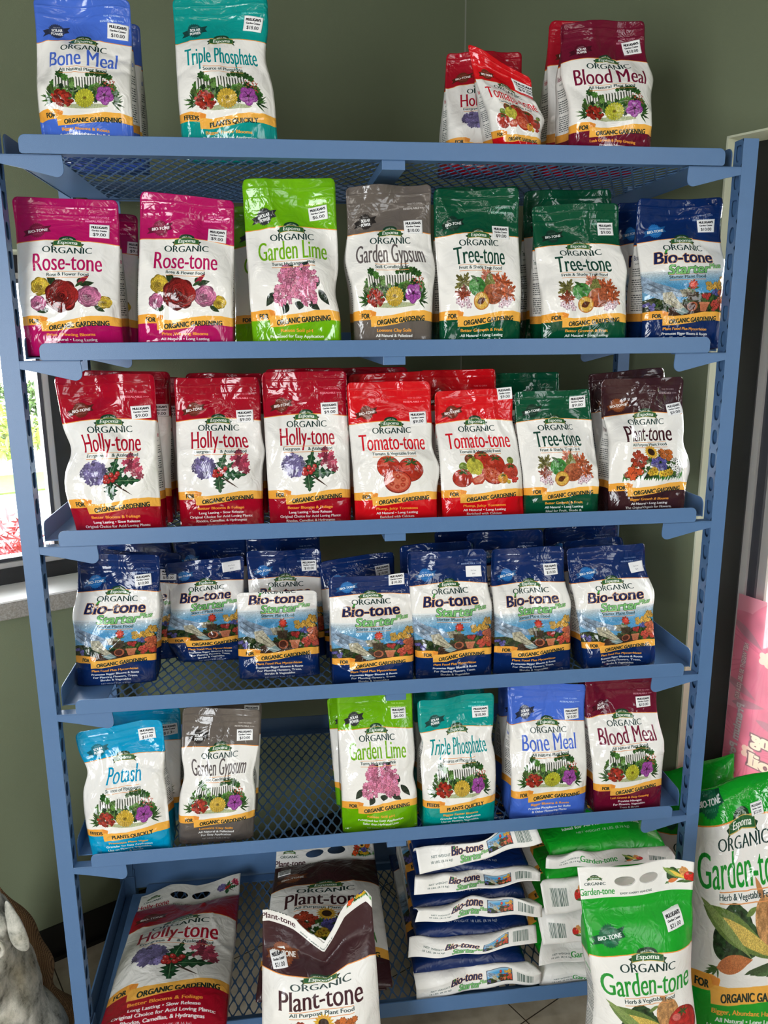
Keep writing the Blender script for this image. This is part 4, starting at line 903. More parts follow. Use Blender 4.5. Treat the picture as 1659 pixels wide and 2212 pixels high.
R9, R10, R6, R18 = '$9.00', '$10.00', '$6.00', '$18.00'
PI_ = ((1, .5, .008, .1), (-1, .42, .006, .12))
# --- top shelf
pouch('bone', 0, .016, (71, -8), (281, 1), 90, 289, 'blue and white bone meal pouch at the post end of the top shelf', (R10, 86, 34, -.06), seed=1)
pouch('bone', 0, .13, (100, 44), (302, 52), 112, 310, 'blue bone meal pouch mostly hidden behind the front one on the top shelf', seed=2, res=.6)
pouch('triple', 0, .016, (371, -6), (577, -8), 394, 602, 'teal and white triple phosphate pouch standing alone on the top shelf', (R18, 84, 30, -.12), seed=3, pinch=((1, .62, .010, .15),))
pouch('holly', 0, .12, (965, 114), (1128, 111), 962, 1135, 'dark red pouch with holly flowers behind the leaning tomato pouch on the top shelf', seed=4, res=.7)
pouch('toms', 0, .03, (1009, 93), (1147, 168), 1076, 1174, 'red tomato pouch slumped sideways with one pointed upper corner', (R9, 86, 30, .1), seed=5, pinch=((1, .5, -.012, .12),), dyr=-.004)
pouch('holly', 0, .115, (1187, 46), (1385, 52), 1178, 1372, 'dark red pouch tucked behind the blood meal pouch on the top shelf', seed=6, res=.7)
pouch('blood', 0, .016, (1212, 48), (1394, 43), 1232, 1410, 'maroon and white blood meal pouch standing on the top shelf', (R10, 84, 30, .1), seed=7, pinch=((1, .6, -.010, .1), (-1, .62, -.006, .12)))
# --- second shelf
pouch('rose', 1, .04, (26, 424), (254, 432), 53, 266, 'magenta pouch with roses, its foot overhanging the lip end beside the slotted post', (R9, 81, 34, -.03), seed=11, dt=.05, crease=1.3)
pouch('rose', 1, .15, (110, 455), (297, 464), 118, 298, 'magenta rose pouch squeezed between and behind the two front rose pouches', (R9, 98, 40, -.05), seed=12, res=.7)
pouch('rose', 1, .016, (302, 413), (506, 433), 297, 503, 'magenta pouch with roses beside the bright lime green pouch', (R9, 82, 39, -.03), seed=13)
pouch('lime', 1, .16, (500, 446), (690, 436), 508, 700, 'lime green pouch in shadow behind the rose and lime pouches', seed=14, res=.7)
pouch('lime', 1, .016, (522, 389), (724, 384), 548, 739, 'bright lime green pouch with pink hydrangea on the second shelf', (R6, 80, 32, .08), seed=15, crease=1.3, pinch=((1, .35, .008, .1),))
pouch('gypsum', 1, .016, (746, 403), (931, 397), 768, 934, 'grey garden gypsum pouch with centre crease on the second shelf', (R10, 78, 42, .03), seed=16, crease=1.4, pinch=((-1, .55, -.008, .12), (1, .5, -.006, .1)))
pouch('tree', 1, .12, (938, 405), (1120, 403), 946, 1124, 'dark green fruit pouch behind the one next to the grey gypsum pouch', seed=17, res=.6)
pouch('tree', 1, .016, (936, 409), (1121, 408), 952, 1125, 'dark green fruit pouch next to the grey gypsum pouch', (R9, 78, 44, .02), seed=18, crease=1.2)
pouch('tree', 1, .13, (1132, 413), (1322, 408), 1138, 1330, 'taller dark green pouch behind the fruit pouch near the navy one', (R9, 96, 42, .02), seed=19, res=.7)
pouch('tree', 1, .016, (1150, 444), (1336, 438), 1174, 1356, 'dark green fruit pouch next to the navy pouch on the second shelf', (R9, 83, 29, .02), seed=20, pinch=((1, .55, -.008, .1),), dt=.05)
pouch('bio', 1, .13, (1330, 440), (1470, 432), 1345, 1484, 'navy pouch half hidden behind the navy planting pouch on the second shelf', seed=21, res=.7)
pouch('bio', 1, .03, (1374, 430), (1560, 428), 1390, 1562, 'navy planting pouch at the window end of the second shelf', (R10, 82, 30, .03), seed=22, pinch=((1, .55, -.006, .1),), dt=.055)
# --- third shelf
pouch('holly', 2, .03, (117, 813), (332, 806), 165, 351, 'red holly pouch with pinched side at the window end of the third shelf', (R9, 84, 39, .06), seed=31, crease=1.4, pinch=((-1, .55, .012, .1), (-1, .3, -.006, .15)), dt=.05)
pouch('holly', 2, .125, (174, 800), (367, 803), 190, 372, 'red pouch directly behind the pinched holly pouch', (R9, 88, 42, .02), seed=32, res=.7)
pouch('holly', 2, .225, (205, 812), (392, 815), 216, 394, 'rearmost red holly pouch in the row by the corner window', (R9, 90, 42, .02), seed=33, res=.5)
pouch('holly', 2, .082, (375, 816), (561, 815), 389, 570, 'dark red holly pouch standing back from the lip on the third shelf', (R9, 81, 43, .04), seed=34, pinch=((1, .5, -.006, .08),))
pouch('holly', 2, .182, (400, 806), (570, 806), 412, 580, 'dark red pouch behind the set-back holly pouch', seed=35, res=.5)
pouch('holly', 2, .055, (564, 804), (749, 801), 584, 759, 'dark red holly pouch next to the bright red cut-tomato pouch', (R9, 78, 40, .04), seed=36)
pouch('holly', 2, .155, (572, 797), (744, 794), 590, 760, 'dark red pouch behind the holly pouch next to the cut tomatoes', seed=37, res=.5)
pouch('tomcut', 2, .03, (748, 826), (929, 823), 770, 947, 'bright red pouch with one cut tomato and two whole ones', ('~$9.00', 83, 42, .03), seed=38, crease=1.2, pinch=((1, .55, .004, .1), (1, .4, -.008, .1)))
pouch('tomcut', 2, .125, (752, 810), (922, 800), 772, 930, 'red pouch whose rounded top shows behind the cut-tomato pouch', seed=39, res=.7)
pouch('holly', 2, .215, (728, 795), (880, 792), 745, 890, 'rearmost dark red pouch behind the cut-tomato pouches', seed=40, res=.5)
pouch('toms', 2, .03, (938, 845), (1106, 838), 958, 1136, 'red pouch with a heap of tomatoes and a sagging top', (R9, 90, 16, .06), seed=41, crease=1.5, pinch=((1, .75, .004, .1),), vtop=.94)
pouch('toms', 2, .125, (905, 800), (1070, 797), 930, 1085, 'darker red pouch behind the heap-of-tomatoes pouch', seed=42, res=.7)
pouch('tree', 2, .15, (1063, 806), (1208, 804), 1075, 1220, 'dark green pouch rising behind the fruit pouch on the third shelf', seed=43, res=.7)
pouch('tree', 2, .03, (1111, 846), (1276, 841), 1136, 1296, 'dark green fruit pouch on the third shelf beside the brown pouch', (R9, 82, 26, .03), seed=44, vtop=.93)
pouch('plant', 2, .125, (1272, 808), (1436, 793), 1296, 1455, 'dark brown pouch behind the brown flower-bed pouch', seed=45, res=.7)
pouch('plant', 2, .03, (1300, 820), (1478, 813), 1318, 1481, 'dark brown pouch with flower bed and shiny dented corner', (R9, 89, 42, .16), seed=46, crease=1.6, pinch=((1, .55, .006, .08), (1, .35, -.008, .1), (-1, .6, .006, .12)), vtop=.97)
# --- fourth shelf
NB_ = 'navy planting pouch '
pouch('bio', 3, .345, (208, 1166), (372, 1168), 240, 400, 'navy pouch at the back of the fourth shelf by the corner post', ('plain', 84, 30, 0), seed=50, res=.6)
pouch('bio', 3, .32, (372, 1164), (530, 1160), 400, 545, 'navy pouch in the rear row behind the folded-over pouch', seed=51, res=.5)
pouch('bio', 3, .31, (530, 1158), (690, 1154), 545, 700, 'navy pouch in the rear row behind the printed pair on the fourth shelf', seed=52, res=.5)
pouch('bio', 3, .225, (216, 1186), (392, 1196), 226, 386, 'navy pouch last in the file at the post end of the fourth shelf', (R10, 84, 34, .02), seed=53, res=.6, dt=.03)
pouch('bio', 3, .108, (168, 1197), (346, 1198), 163, 336, NB_ + 'set furthest along toward the corner post on the fourth shelf', (R10, 80, 33, .12), seed=54, pinch=((-1, .55, -.008, .12), (1, .55, -.006, .12)), crease=1.2)
pouch('bio', 3, .2, (354, 1216), (527, 1201), 391, 523, NB_ + 'sagging behind the others with a tilted gold ribbon', ('plain', 84, 26, .06), seed=55, crease=1.8, pinch=((0, .25, -.02, .2),), vtop=.93)
pouch('bio', 3, .19, (531, 1190), (693, 1186), 548, 705, NB_ + 'directly behind the folded-over pouch on the fourth shelf', (R10, 83, 30, .02), seed=56, res=.8, vtop=.97)
pouch('bio', 3, .092, (511, 1280), (684, 1276), 517, 692, NB_ + 'with its top folded right over', None, seed=57, crease=1.3, vtop=.66, dt=.06, wave=.002)
pouch('bio', 3, .175, (690, 1214), (850, 1190), 705, 865, NB_ + 'behind the lowest standing pouch of the fourth shelf', (R10, 84, 29, .1), seed=58, res=.8)
pouch('bio', 3, .033, (710, 1246), (889, 1240), 719, 894, NB_ + 'standing lowest and forward in the middle of the fourth shelf', (R10, 82, 27, .04), seed=59, vtop=.88, pinch=((1, .6, -.006, .1),))
pouch('bio', 3, .15, (862, 1178), (1020, 1168), 880, 1045, 'navy pouch in shade behind the plain-stickered planting pouch', seed=60, res=.6)
pouch('bio', 3, .27, (938, 1148), (1090, 1138), 960, 1110, 'navy pouch in the rear row below the middle of the third shelf lip', seed=61, res=.5)
pouch('bio', 3, .038, (879, 1192), (1051, 1186), 901, 1064, NB_ + 'with a plain white sticker, in front of the shaded one', ('plain', 83, 33, .03), seed=62, crease=1.3, pinch=((1, .55, -.006, .1),), vtop=.97)
pouch('bio', 3, .16, (1006, 1152), (1172, 1142), 1050, 1190, 'navy pouch with curled top behind the second planting pouch from the window end', seed=63, res=.6)
pouch('bio', 3, .038, (1062, 1188), (1216, 1178), 1069, 1236, NB_ + 'second from the window end of the fourth shelf', (R10, 80, 30, .04), seed=64, crease=1.5, pinch=((1, .55, -.008, .1),))
pouch('bio', 3, .26, (1172, 1140), (1334, 1128), 1195, 1350, 'navy pouch rearmost at the window end of the fourth shelf', seed=65, res=.5)
pouch('bio', 3, .15, (1214, 1168), (1345, 1160), 1240, 1390, 'navy pouch just behind the end planting pouch on the fourth shelf', seed=66, res=.6)
pouch('bio', 3, .038, (1224, 1186), (1392, 1172), 1264, 1418, NB_ + 'at the window end of the fourth shelf beside the tray side lip', ('plain', 88, 32, .08), seed=67, crease=1.3, pinch=((1, .6, -.012, .12),), dt=.055)
# --- fifth shelf
pouch('potash', 4, .016, (163, 1582), (350, 1553), 197, 371, 'sky blue potash pouch leaning by the corner post on the fifth shelf', ('~$13.00', 80, 25, .05), seed=71, crease=1.5, pinch=((-1, .68, .012, .1), (1, .6, .004, .1)), dt=.05, vtop=.95)
pouch('potash', 4, .12, (226, 1532), (389, 1528), 250, 392, 'second sky blue potash pouch standing behind the leaning one', ('~$13-', 84, 32, .06), seed=72, res=.8)
pouch('gypsum', 4, .036, (394, 1531), (564, 1530), 384, 547, 'grey garden gypsum pouch on the fifth shelf beside the empty mesh', (R10, 81, 34, .04), seed=73, pinch=((-1, .52, .008, .1), (1, .52, .008, .1)))
pouch('gypsum', 4, .13, (430, 1519), (566, 1518), 424, 556, 'grey gypsum pouch behind the front gypsum pouch of the fifth shelf', (R10, 84, 12, .02), seed=74, res=.7)
pouch('lime', 4, .125, (706, 1508), (860, 1500), 728, 880, 'lime green pouch showing only its edge behind the lime pouch of the fifth shelf', seed=75, res=.7)
pouch('lime', 4, .026, (726, 1488), (889, 1484), 742, 904, 'lime green pouch with pink hydrangea beside the empty mesh of the fifth shelf', (R6, 81, 30, .02), seed=76, pinch=((1, .4, .006, .08),))
pouch('triple', 4, .12, (892, 1490), (1046, 1482), 905, 1060, 'dark teal pouch behind the triple phosphate pouch of the fifth shelf', seed=77, res=.7)
pouch('triple', 4, .016, (901, 1513), (1068, 1497), 916, 1070, 'teal triple phosphate pouch between lime and bone meal on the fifth shelf', (R18, 82, 30, .03), seed=78, crease=1.4, pinch=((-1, .66, .008, .08), (1, .66, .006, .08)), vtop=.95)
pouch('bone', 4, .12, (1076, 1478), (1225, 1474), 1086, 1240, 'blue bone meal pouch behind the front bone meal pouch of the fifth shelf', seed=79, res=.7)
pouch('bone', 4, .022, (1098, 1477), (1264, 1475), 1104, 1266, 'blue bone meal pouch next to the blood meal pouch on the fifth shelf', (R10, 82, 38, .04), seed=80)
pouch('blood', 4, .125, (1248, 1462), (1412, 1454), 1262, 1422, 'maroon pouch behind the blood meal pouch of the fifth shelf', seed=81, res=.6)
pouch('blood', 4, .022, (1262, 1466), (1418, 1455), 1286, 1432, 'maroon blood meal pouch at the window end of the fifth shelf', (R10, 80, 33, .02), seed=82, crease=1.3, pinch=((1, .5, -.008, .12),))

# ------------------------------------------------------------------ large sacks
def thin_sheet(name, P, uvs, mat, parent, origin, t=.0012):
    nv, nu = P.shape[:2]; du = np.gradient(P, axis=1); dv = np.gradient(P, axis=0); n = np.cross(du, dv); n /= np.linalg.norm(n, axis=2, keepdims=True) + 1e-12
    Q = P - n * t; vs = np.concatenate([P.reshape(-1, 3), Q.reshape(-1, 3)]); N = nu * nv; f = []; uv = []
    for i in range(nv - 1):
        for j in range(nu - 1):
            a, b, c, d = i * nu + j, i * nu + j + 1, (i + 1) * nu + j + 1, (i + 1) * nu + j; U = [uvs(j / (nu - 1), i / (nv - 1)), uvs((j + 1) / (nu - 1), i / (nv - 1)), uvs((j + 1) / (nu - 1), (i + 1) / (nv - 1)), uvs(j / (nu - 1), (i + 1) / (nv - 1))]
            f.append((a, b, c, d)); uv += U; f.append((N + d, N + c, N + b, N + a)); uv += U[::-1]
    rim = [j for j in range(nu)] + [i * nu + nu - 1 for i in range(1, nv)] + [(nv - 1) * nu + j for j in range(nu - 2, -1, -1)] + [i * nu for i in range(nv - 2, 0, -1)]
    for k in range(len(rim)): p, q = rim[k], rim[(k + 1) % len(rim)]; f.append((q, p, N + p, N + q)); uv += [uvs(0, 0)] * 4
    return bag_mesh(name, (vs, f, uv), mat, parent, origin)
def sack(key, BL, BR, TL, TR, D, label, seed, vt0=0., vt1=1., stk=None, crease=1.5, up=False, drop=None, back=None, pinch=(), plain=False, bulge=.012, wave=.006, strip=True, curl=0.):
    BL, BR, TL, TR = (np.asarray(p, float) for p in (BL, BR, TL, TR))
    sh = Sheet(BL, BR, TL, TR, D, seed, back=back if back is not None else ((0, 0, -1) if up else None), prof='sack' if strip else 'pillow', bulge=bulge, crease=crease, wave=wave, drop=drop, pinch=pinch, curl=curl)
    if stk: sh.calm = (stk[1] / 100., 1 - (stk[2] / (165. if plain else 190.) - vt0) / (vt1 - vt0), .13, .075)
    base = (BL + BR) / 2 if not up else (BL + BR + TL + TR) / 4 - np.array([0, 0, D / 2])
    root = empty('plant_food_sack', base, label, 'sack'); H = 190. if not plain else 165.; mat = label_mat(key, not plain, plain)
    vs = 1 - (25. / 190 - vt0) / (vt1 - vt0) if strip else 1.
    bag_mesh('sack_body', bag_rows(sh, 0, vs, 70, vt0, vt1, H, nu=50, capt=not strip, vend=9 if strip else 1.2), mat, root, base)
    if strip: bag_mesh('carry_handle', bag_rows(sh, vs, 1., 18, vt0, vt1, H, nu=50, capb=False, capt=False, vend=9, twoside=True), mat, root, base)
    if stk: kind, u, t, rot = stk; sticker(sh, root, base, kind, u / 100., 1 - (t / H - vt0) / (vt1 - vt0), .034, rot, off=.0020)
    return root
sack('holly', (-.022, -.075, .252), (.258, -.075, .25), at(297, 1936, .435), at(532, 1908, .435), .078, 'large red sack with holly lying on its back in the bottom tray', 101, up=True, vt0=.0, vt1=.99, curl=-.02, drop=([0, .3, .55, .75, 1], [.02, -.004, .012, .0, -.01]))
sack('plant', (.285, .03, .222), (.60, .03, .220), at(583, 1904, .43), at(822, 1888, .43), .05, 'large brown sack underneath the flower-bed sack lying in the bottom tray', 102, up=True)
sack('plant', (.295, -.03, .288), (.605, -.03, .282), at(588, 1846, .445), at(817, 1828, .445), .058, 'large brown flower-bed sack lying on its back behind the upright torn one', 103, up=True, vt0=.0, vt1=.92, curl=-.035, stk=('$21.00', 14, 37, .03))
sack('plant', (.296, -.20, .002), (.572, -.20, .002), at(554, 1950, -.075), at(816, 1932, -.075), .13, 'large brown sack standing on the floor with a torn drooping handle', 104, vt0=.075, vt1=1.49, stk=('$21.00', 18, 54, .35), drop=([0, .1, .3, .45, .55, .62, .72, .9, 1], [.008, .012, .04, .068, .085, .06, .02, -.006, .02]), back=(0, 1, 0), crease=2.)
sack('garden', (.935, -.29, .002), (1.15, -.29, .002), at(1235, 1876, -.15), at(1512, 1862, -.15), .11, 'large green sack with white carry handle standing before the shelf end', 105, vt1=1.48, stk=('$21.00', 76, 43, .12), back=(0, 1, 0), crease=1.8, pinch=((-1, .62, .012, .12), (1, .66, .012, .14)))
sack('garden', (1.275, .245, .002), (1.455, .13, .002), at(1420, 1668, .36), at(1596, 1628, .24), .10, 'tall green sack propped between shelf end and window, behind the bigger one', 106, plain=True, strip=False, stk=('$32.00', 78, 22, .3), back=(.35, .9, 0))
sack('garden', (1.285, .05, .002), (1.575, -.01, .002), at(1476, 1712, .17), at(1700, 1660, .07), .12, 'biggest green sack with vegetables standing on the floor by the window', 107, plain=True, vt0=.19, vt1=.98, strip=False, stk=('$32.00', 66, 43, .06), crease=1.6)
# stacks lying with their seam ends to the aisle
def end_film(nm, key):
    if key not in _mats: _mats[key] = film('seam_strip_film', end_strip(SPEC['garden' if nm != 'bio' else 'bio'], nm).image('seam'), .42)
    return _mats[key]
def stacked(nm, key, z, D, x0, x1, q, label, group, seed, yf=.034, yb=.45, dz=0., flip=False, hump=()):
    """z: mid height; q: strip corners TL TR BR BL in photo pixels with depths"""
    root_base = ((x0 + x1) / 2, (yf + yb) / 2, z - D / 2)
    root = empty('plant_food_sack', root_base, label, 'sack', group)
    sh = Sheet((x0, yf, z), (x1, yf, z), (x0, yb, z + dz), (x1, yb, z + dz), D, seed, back=(0, 0, -1), prof='pillow', bulge=.004, crease=1.6, wave=0)
    bag_mesh('sack_body', bag_rows(sh, 0, 1, 46, .16, 1., 190., nu=36, vend=9), label_mat(key, True), root, root_base)
    TL, TR, BR, BL = (at(a, b, y) for a, b, y in q); nu, nv = 40, 12; P = np.zeros((nv, nu, 3)); r = np.random.RandomState(seed); ph = r.rand(4) * 6.28
    e0, e1 = np.array([x0 + .012, yf + .004, z]), np.array([x1 - .012, yf + .004, z])
    for i in range(nv):
        t = i / (nv - 1)
        for j in range(nu):
            u = j / (nu - 1); a = TL + (TR - TL) * u; b = BL + (BR - BL) * u; p = b + (a - b) * t
            p = p + np.array([0, -.008 * math.sin(7 * u + ph[0]) * (.4 + t) - .004 * math.sin(19 * u + ph[3]), .0065 * math.sin(6 * u + ph[1]) + .004 * math.sin(15 * u + ph[2])]) * (.5 + .5 * t)
            for u0, w_, h_ in hump: p = p + np.array([0, 0, h_ * math.exp(-((u - u0) / w_) ** 2)]) * t
            P[i, j] = p
    # the sheet runs on from its upper edge back into the body's seam
    top = P[-1]; ext = []
    for k in (.35, .7, 1.): ext.append(np.array([top[j] * (1 - k) + (e0 + (e1 - e0) * j / (nu - 1)) * k + np.array([0, 0, .004 * math.sin(math.pi * k)]) for j in range(nu)]))
    P = np.concatenate([P, np.array(ext)]); mx = (nv - 1) / (nv + 2.)
    uvs = lambda u, v: ((1 - u if flip else u), min(1., v / mx) * .92 + .04)
    thin_sheet('seam_strip', P, uvs, end_film(nm, 'end' + nm), root, root_base)
    return root
GB = 'navy sacks stacked in the bottom tray'; GG = 'green sacks stacked in the bottom tray'
Y = .018
for i, (z, q, hp, w_) in enumerate([
    (.552, ((900, 1836, Y), (1157, 1783, Y), (1172, 1822, .0), (907, 1888, .0)), (), 'topmost sack of the navy stack, reaching the tray above'),
    (.492, ((894, 1900, Y), (1163, 1878, Y), (1166, 1902, -.005), (894, 1936, -.005)), ((.25, .08, .010),), 'second sack down the navy stack, its white seam strip crumpled upward'),
    (.412, ((902, 1958, Y), (1168, 1941, Y), (1171, 1976, .0), (896, 1990, .0)), (), 'middle sack of the navy stack, third from the tray'),
    (.332, ((886, 2042, Y), (1161, 2009, Y), (1161, 2040, .0), (882, 2075, .0)), (), 'navy sack resting on the lowest one of the navy stack'),
    (.250, ((898, 2124, Y), (1167, 2087, Y), (1169, 2119, .012), (900, 2160, .012)), (), 'lowest sack of the navy stack, lying on the bottom tray')]):
    stacked('bio', 'bio', z, (.058, .062, .072, .076, .078)[i], .632 + .006 * (i % 2), .918 - .006 * (i % 3), q, w_, GB, 120 + i, hump=hp)
for i, (z, q, fl_, hp, w_) in enumerate([
    (.522, ((1176, 1850, .0), (1452, 1846, .0), (1456, 1862, -.02), (1178, 1876, -.02)), False, ((.25, .1, .012), (.55, .12, .008)), 'topmost sack of the green stack, sloping toward the aisle'),
    (.448, ((1171, 1918, Y), (1440, 1880, Y), (1446, 1938, .0), (1179, 1979, .0)), True, (), 'second sack down the green stack, barcode end showing'),
    (.378, ((1166, 1993, Y), (1436, 1957, Y), (1440, 2006, .0), (1174, 2044, .0)), True, (), 'middle sack of the green stack behind the upright green sack'),
    (.305, ((1162, 2064, Y), (1430, 2030, Y), (1432, 2056, .0), (1163, 2088, .0)), False, (), 'green sack lying on the lowest one of the green stack'),
    (.238, ((1166, 2106, Y), (1425, 2070, Y), (1427, 2098, .012), (1166, 2130, .012)), False, (), 'lowest sack of the green stack, on the bottom tray')]):
    stacked('garden', 'garden', z, .078 if i == 0 else .060, .928, 1.215, q, w_, GG, 130 + i, flip=fl_, hump=hp, dz=.045 if i == 0 else 0., yf=.02 if i == 0 else .04)

# ------------------------------------------------------------------ painted bag reflection at the window, statue, burlap
def reflection_art():  # mirrored reflection of a potting-soil bag, painted as flat art
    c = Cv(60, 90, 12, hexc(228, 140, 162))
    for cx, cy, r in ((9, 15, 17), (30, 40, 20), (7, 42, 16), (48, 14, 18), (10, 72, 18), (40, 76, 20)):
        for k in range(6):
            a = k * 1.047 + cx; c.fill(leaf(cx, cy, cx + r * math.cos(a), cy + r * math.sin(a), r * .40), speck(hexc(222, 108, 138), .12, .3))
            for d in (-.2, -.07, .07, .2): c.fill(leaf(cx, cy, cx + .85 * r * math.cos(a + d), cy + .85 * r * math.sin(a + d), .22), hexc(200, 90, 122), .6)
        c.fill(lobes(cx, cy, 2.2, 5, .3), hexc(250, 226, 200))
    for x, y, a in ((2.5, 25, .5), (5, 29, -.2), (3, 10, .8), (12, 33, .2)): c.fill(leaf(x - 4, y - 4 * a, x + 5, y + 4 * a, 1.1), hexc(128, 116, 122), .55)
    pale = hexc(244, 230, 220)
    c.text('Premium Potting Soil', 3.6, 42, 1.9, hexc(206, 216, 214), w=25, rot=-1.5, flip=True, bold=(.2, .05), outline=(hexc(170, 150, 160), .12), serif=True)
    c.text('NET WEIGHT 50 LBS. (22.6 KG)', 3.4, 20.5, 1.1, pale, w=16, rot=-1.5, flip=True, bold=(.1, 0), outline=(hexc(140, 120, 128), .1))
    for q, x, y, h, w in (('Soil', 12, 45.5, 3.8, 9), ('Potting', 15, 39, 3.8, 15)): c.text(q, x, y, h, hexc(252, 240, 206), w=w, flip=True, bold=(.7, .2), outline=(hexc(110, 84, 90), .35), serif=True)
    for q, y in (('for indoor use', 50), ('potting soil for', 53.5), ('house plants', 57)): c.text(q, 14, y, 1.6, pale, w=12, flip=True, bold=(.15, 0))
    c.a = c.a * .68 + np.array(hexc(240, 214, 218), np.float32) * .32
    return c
pm = bpy.data.materials.new('painted_reflection'); pm.use_nodes = True; n_, l_ = pm.node_tree.nodes, pm.node_tree.links; n_.clear()
o_ = n_.new('ShaderNodeOutputMaterial'); ti = n_.new('ShaderNodeTexImage'); ti.image = reflection_art().image('reflection'); d1 = n_.new('ShaderNodeBsdfDiffuse'); d2 = n_.new('ShaderNodeBsdfTranslucent'); d3 = n_.new('ShaderNodeBsdfTransparent')
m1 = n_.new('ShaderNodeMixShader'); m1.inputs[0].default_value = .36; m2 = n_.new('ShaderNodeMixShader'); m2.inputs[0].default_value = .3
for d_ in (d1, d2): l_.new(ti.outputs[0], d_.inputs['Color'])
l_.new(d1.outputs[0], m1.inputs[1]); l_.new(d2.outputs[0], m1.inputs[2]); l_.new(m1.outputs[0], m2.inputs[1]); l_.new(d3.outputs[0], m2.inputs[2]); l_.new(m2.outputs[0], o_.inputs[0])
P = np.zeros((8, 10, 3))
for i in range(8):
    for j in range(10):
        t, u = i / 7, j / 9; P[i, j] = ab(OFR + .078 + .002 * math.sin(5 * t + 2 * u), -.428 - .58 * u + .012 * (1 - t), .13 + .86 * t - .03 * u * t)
pr = bpy.data.objects.new('reflection_panel', None); COL.objects.link(pr)
bpy.data.objects.remove(pr)
po = thin_sheet('reflection_panel', P, lambda u, v: (u, v), pm, None, (0, 0, 0), .0008)  # added sheet standing in for the reflection in the glass
tag(po, 'translucent pink bag reflection with mirrored lettering drawn on an added panel at the window behind the green sacks', 'reflection')

def statue():
    mbd = bpy.data.metaballs.new('stone'); mbd.resolution = .011; mbd.threshold = .12; ob = bpy.data.objects.new('stone', mbd); COL.objects.link(ob)
    def ball(x, y, z, r, sx=1, sy=1, sz=1, neg=False, rot=None):
        e = mbd.elements.new(); e.co = (x, y, z); e.radius = r * 1.24; e.type = 'ELLIPSOID'; e.size_x, e.size_y, e.size_z = sx, sy, sz; e.stiffness = 2.; e.use_negative = neg
        if rot: e.rotation = Matrix.Rotation(rot, 3, 'Y').to_quaternion()
    ball(0, .03, .10, .15, 1., .9, .8); ball(.0, .02, .22, .105, 1, .95, 1.15); ball(.0, -.005, .35, .082, 1.02, 1., 1.05)   # haunch, chest, head
    ball(-.045, -.07, .315, .052, 1, 1.1, .85); ball(-.05, -.09, .275, .04, 1.1, 1, .8); ball(.025, -.045, .30, .05, .8, 1, 1.2)  # muzzle, jaw, cheek
    ball(.05, -.03, .395, .03, 1.2, .8, .8); ball(-.06, -.05, .40, .028, 1.2, .8, .7); ball(.0, .0, .42, .05, 1.1, 1, .6)  # brows, skull top
    ball(.075, -.06, .10, .06, .75, .8, 1.7); ball(.08, -.08, .03, .055, .9, 1.3, .6); ball(-.06, -.07, .10, .06, .75, .8, 1.7); ball(-.06, -.09, .03, .055, .9, 1.3, .6)  # forelegs and paws
    ball(.085, .04, .06, .06, .8, 1.1, .8)
    bpy.context.view_layer.update(); dg = bpy.context.evaluated_depsgraph_get(); me = bpy.data.meshes.new_from_object(ob.evaluated_get(dg)); me.name = 'stone_animal_statue'
    bpy.data.objects.remove(ob)
    n = len(me.vertices); co = np.empty(n * 3, np.float32); me.vertices.foreach_get('co', co); co = co.reshape(-1, 3); no = np.empty(n * 3, np.float32); me.vertices.foreach_get('normal', no); no = no.reshape(-1, 3)
    X, Yy, Z = co.T; w = (vnoise(X + 5 + .3 * Z, Z + 5 + Yy, 26) - .5) * .010 + (vnoise(X + 7 + Yy, Z + 3 - .4 * Yy, 60) - .5) * .005
    # eye socket ring and brow groove
    for ex, ez in ((.060, .368), (-.060, .368)):
        d = np.hypot(X - ex, (Z - ez) * 1.15); fr = Yy < -.02; w += np.where(fr, .006 * np.exp(-((d - .016) / .004) ** 2) - .007 * np.exp(-((d - .010) / .004) ** 2) + .005 * np.exp(-(d / .006) ** 2) - .006 * np.exp(-((d - .024) / .004) ** 2), 0)
    w += np.where(Yy < -.03, -.007 * np.exp(-((Z - .292 - .6 * np.abs(X + .045) ** 1.2) / .004) ** 2) * (np.abs(X + .03) < .07), 0)   # mouth line
    co2 = co + no * w[:, None]; me.vertices.foreach_set('co', co2.astype(np.float32).ravel()); me.polygons.foreach_set('use_smooth', [True] * len(me.polygons)); me.update()
    return me
M_statue, nt, p = mat_new('weathered_stone'); n_, l_ = nt.nodes, nt.links
tc = n_.new('ShaderNodeTexCoord'); no_ = n_.new('ShaderNodeTexNoise'); no_.inputs['Scale'].default_value = 34; no_.inputs['Detail'].default_value = 10; no_.inputs['Roughness'].default_value = .7; l_.new(tc.outputs['Object'], no_.inputs['Vector'])
cr = n_.new('ShaderNodeValToRGB'); e_ = cr.color_ramp.elements; e_[0].position = .34; e_[0].color = (*lin(hexc(92, 92, 84)), 1); e_[1].position = .60; e_[1].color = (*lin(hexc(206, 204, 194)), 1); q_ = e_.new(.46); q_.color = (*lin(hexc(168, 168, 158)), 1); l_.new(no_.outputs['Fac'], cr.inputs['Fac'])
n2 = n_.new('ShaderNodeTexNoise'); n2.inputs['Scale'].default_value = 9; l_.new(tc.outputs['Object'], n2.inputs['Vector']); c2 = n_.new('ShaderNodeValToRGB'); c2.color_ramp.elements[0].position = .5; c2.color_ramp.elements[0].color = (1, 1, 1, 1); c2.color_ramp.elements[1].position = .75; c2.color_ramp.elements[1].color = (*lin(hexc(200, 184, 150)), 1); l_.new(n2.outputs['Fac'], c2.inputs['Fac'])
mx = n_.new('ShaderNodeMix'); mx.data_type = 'RGBA'; mx.blend_type = 'MULTIPLY'; mx.inputs['Factor'].default_value = 1; l_.new(cr.outputs['Color'], mx.inputs[6]); l_.new(c2.outputs['Color'], mx.inputs[7]); l_.new(mx.outputs[2], p.inputs['Base Color'])
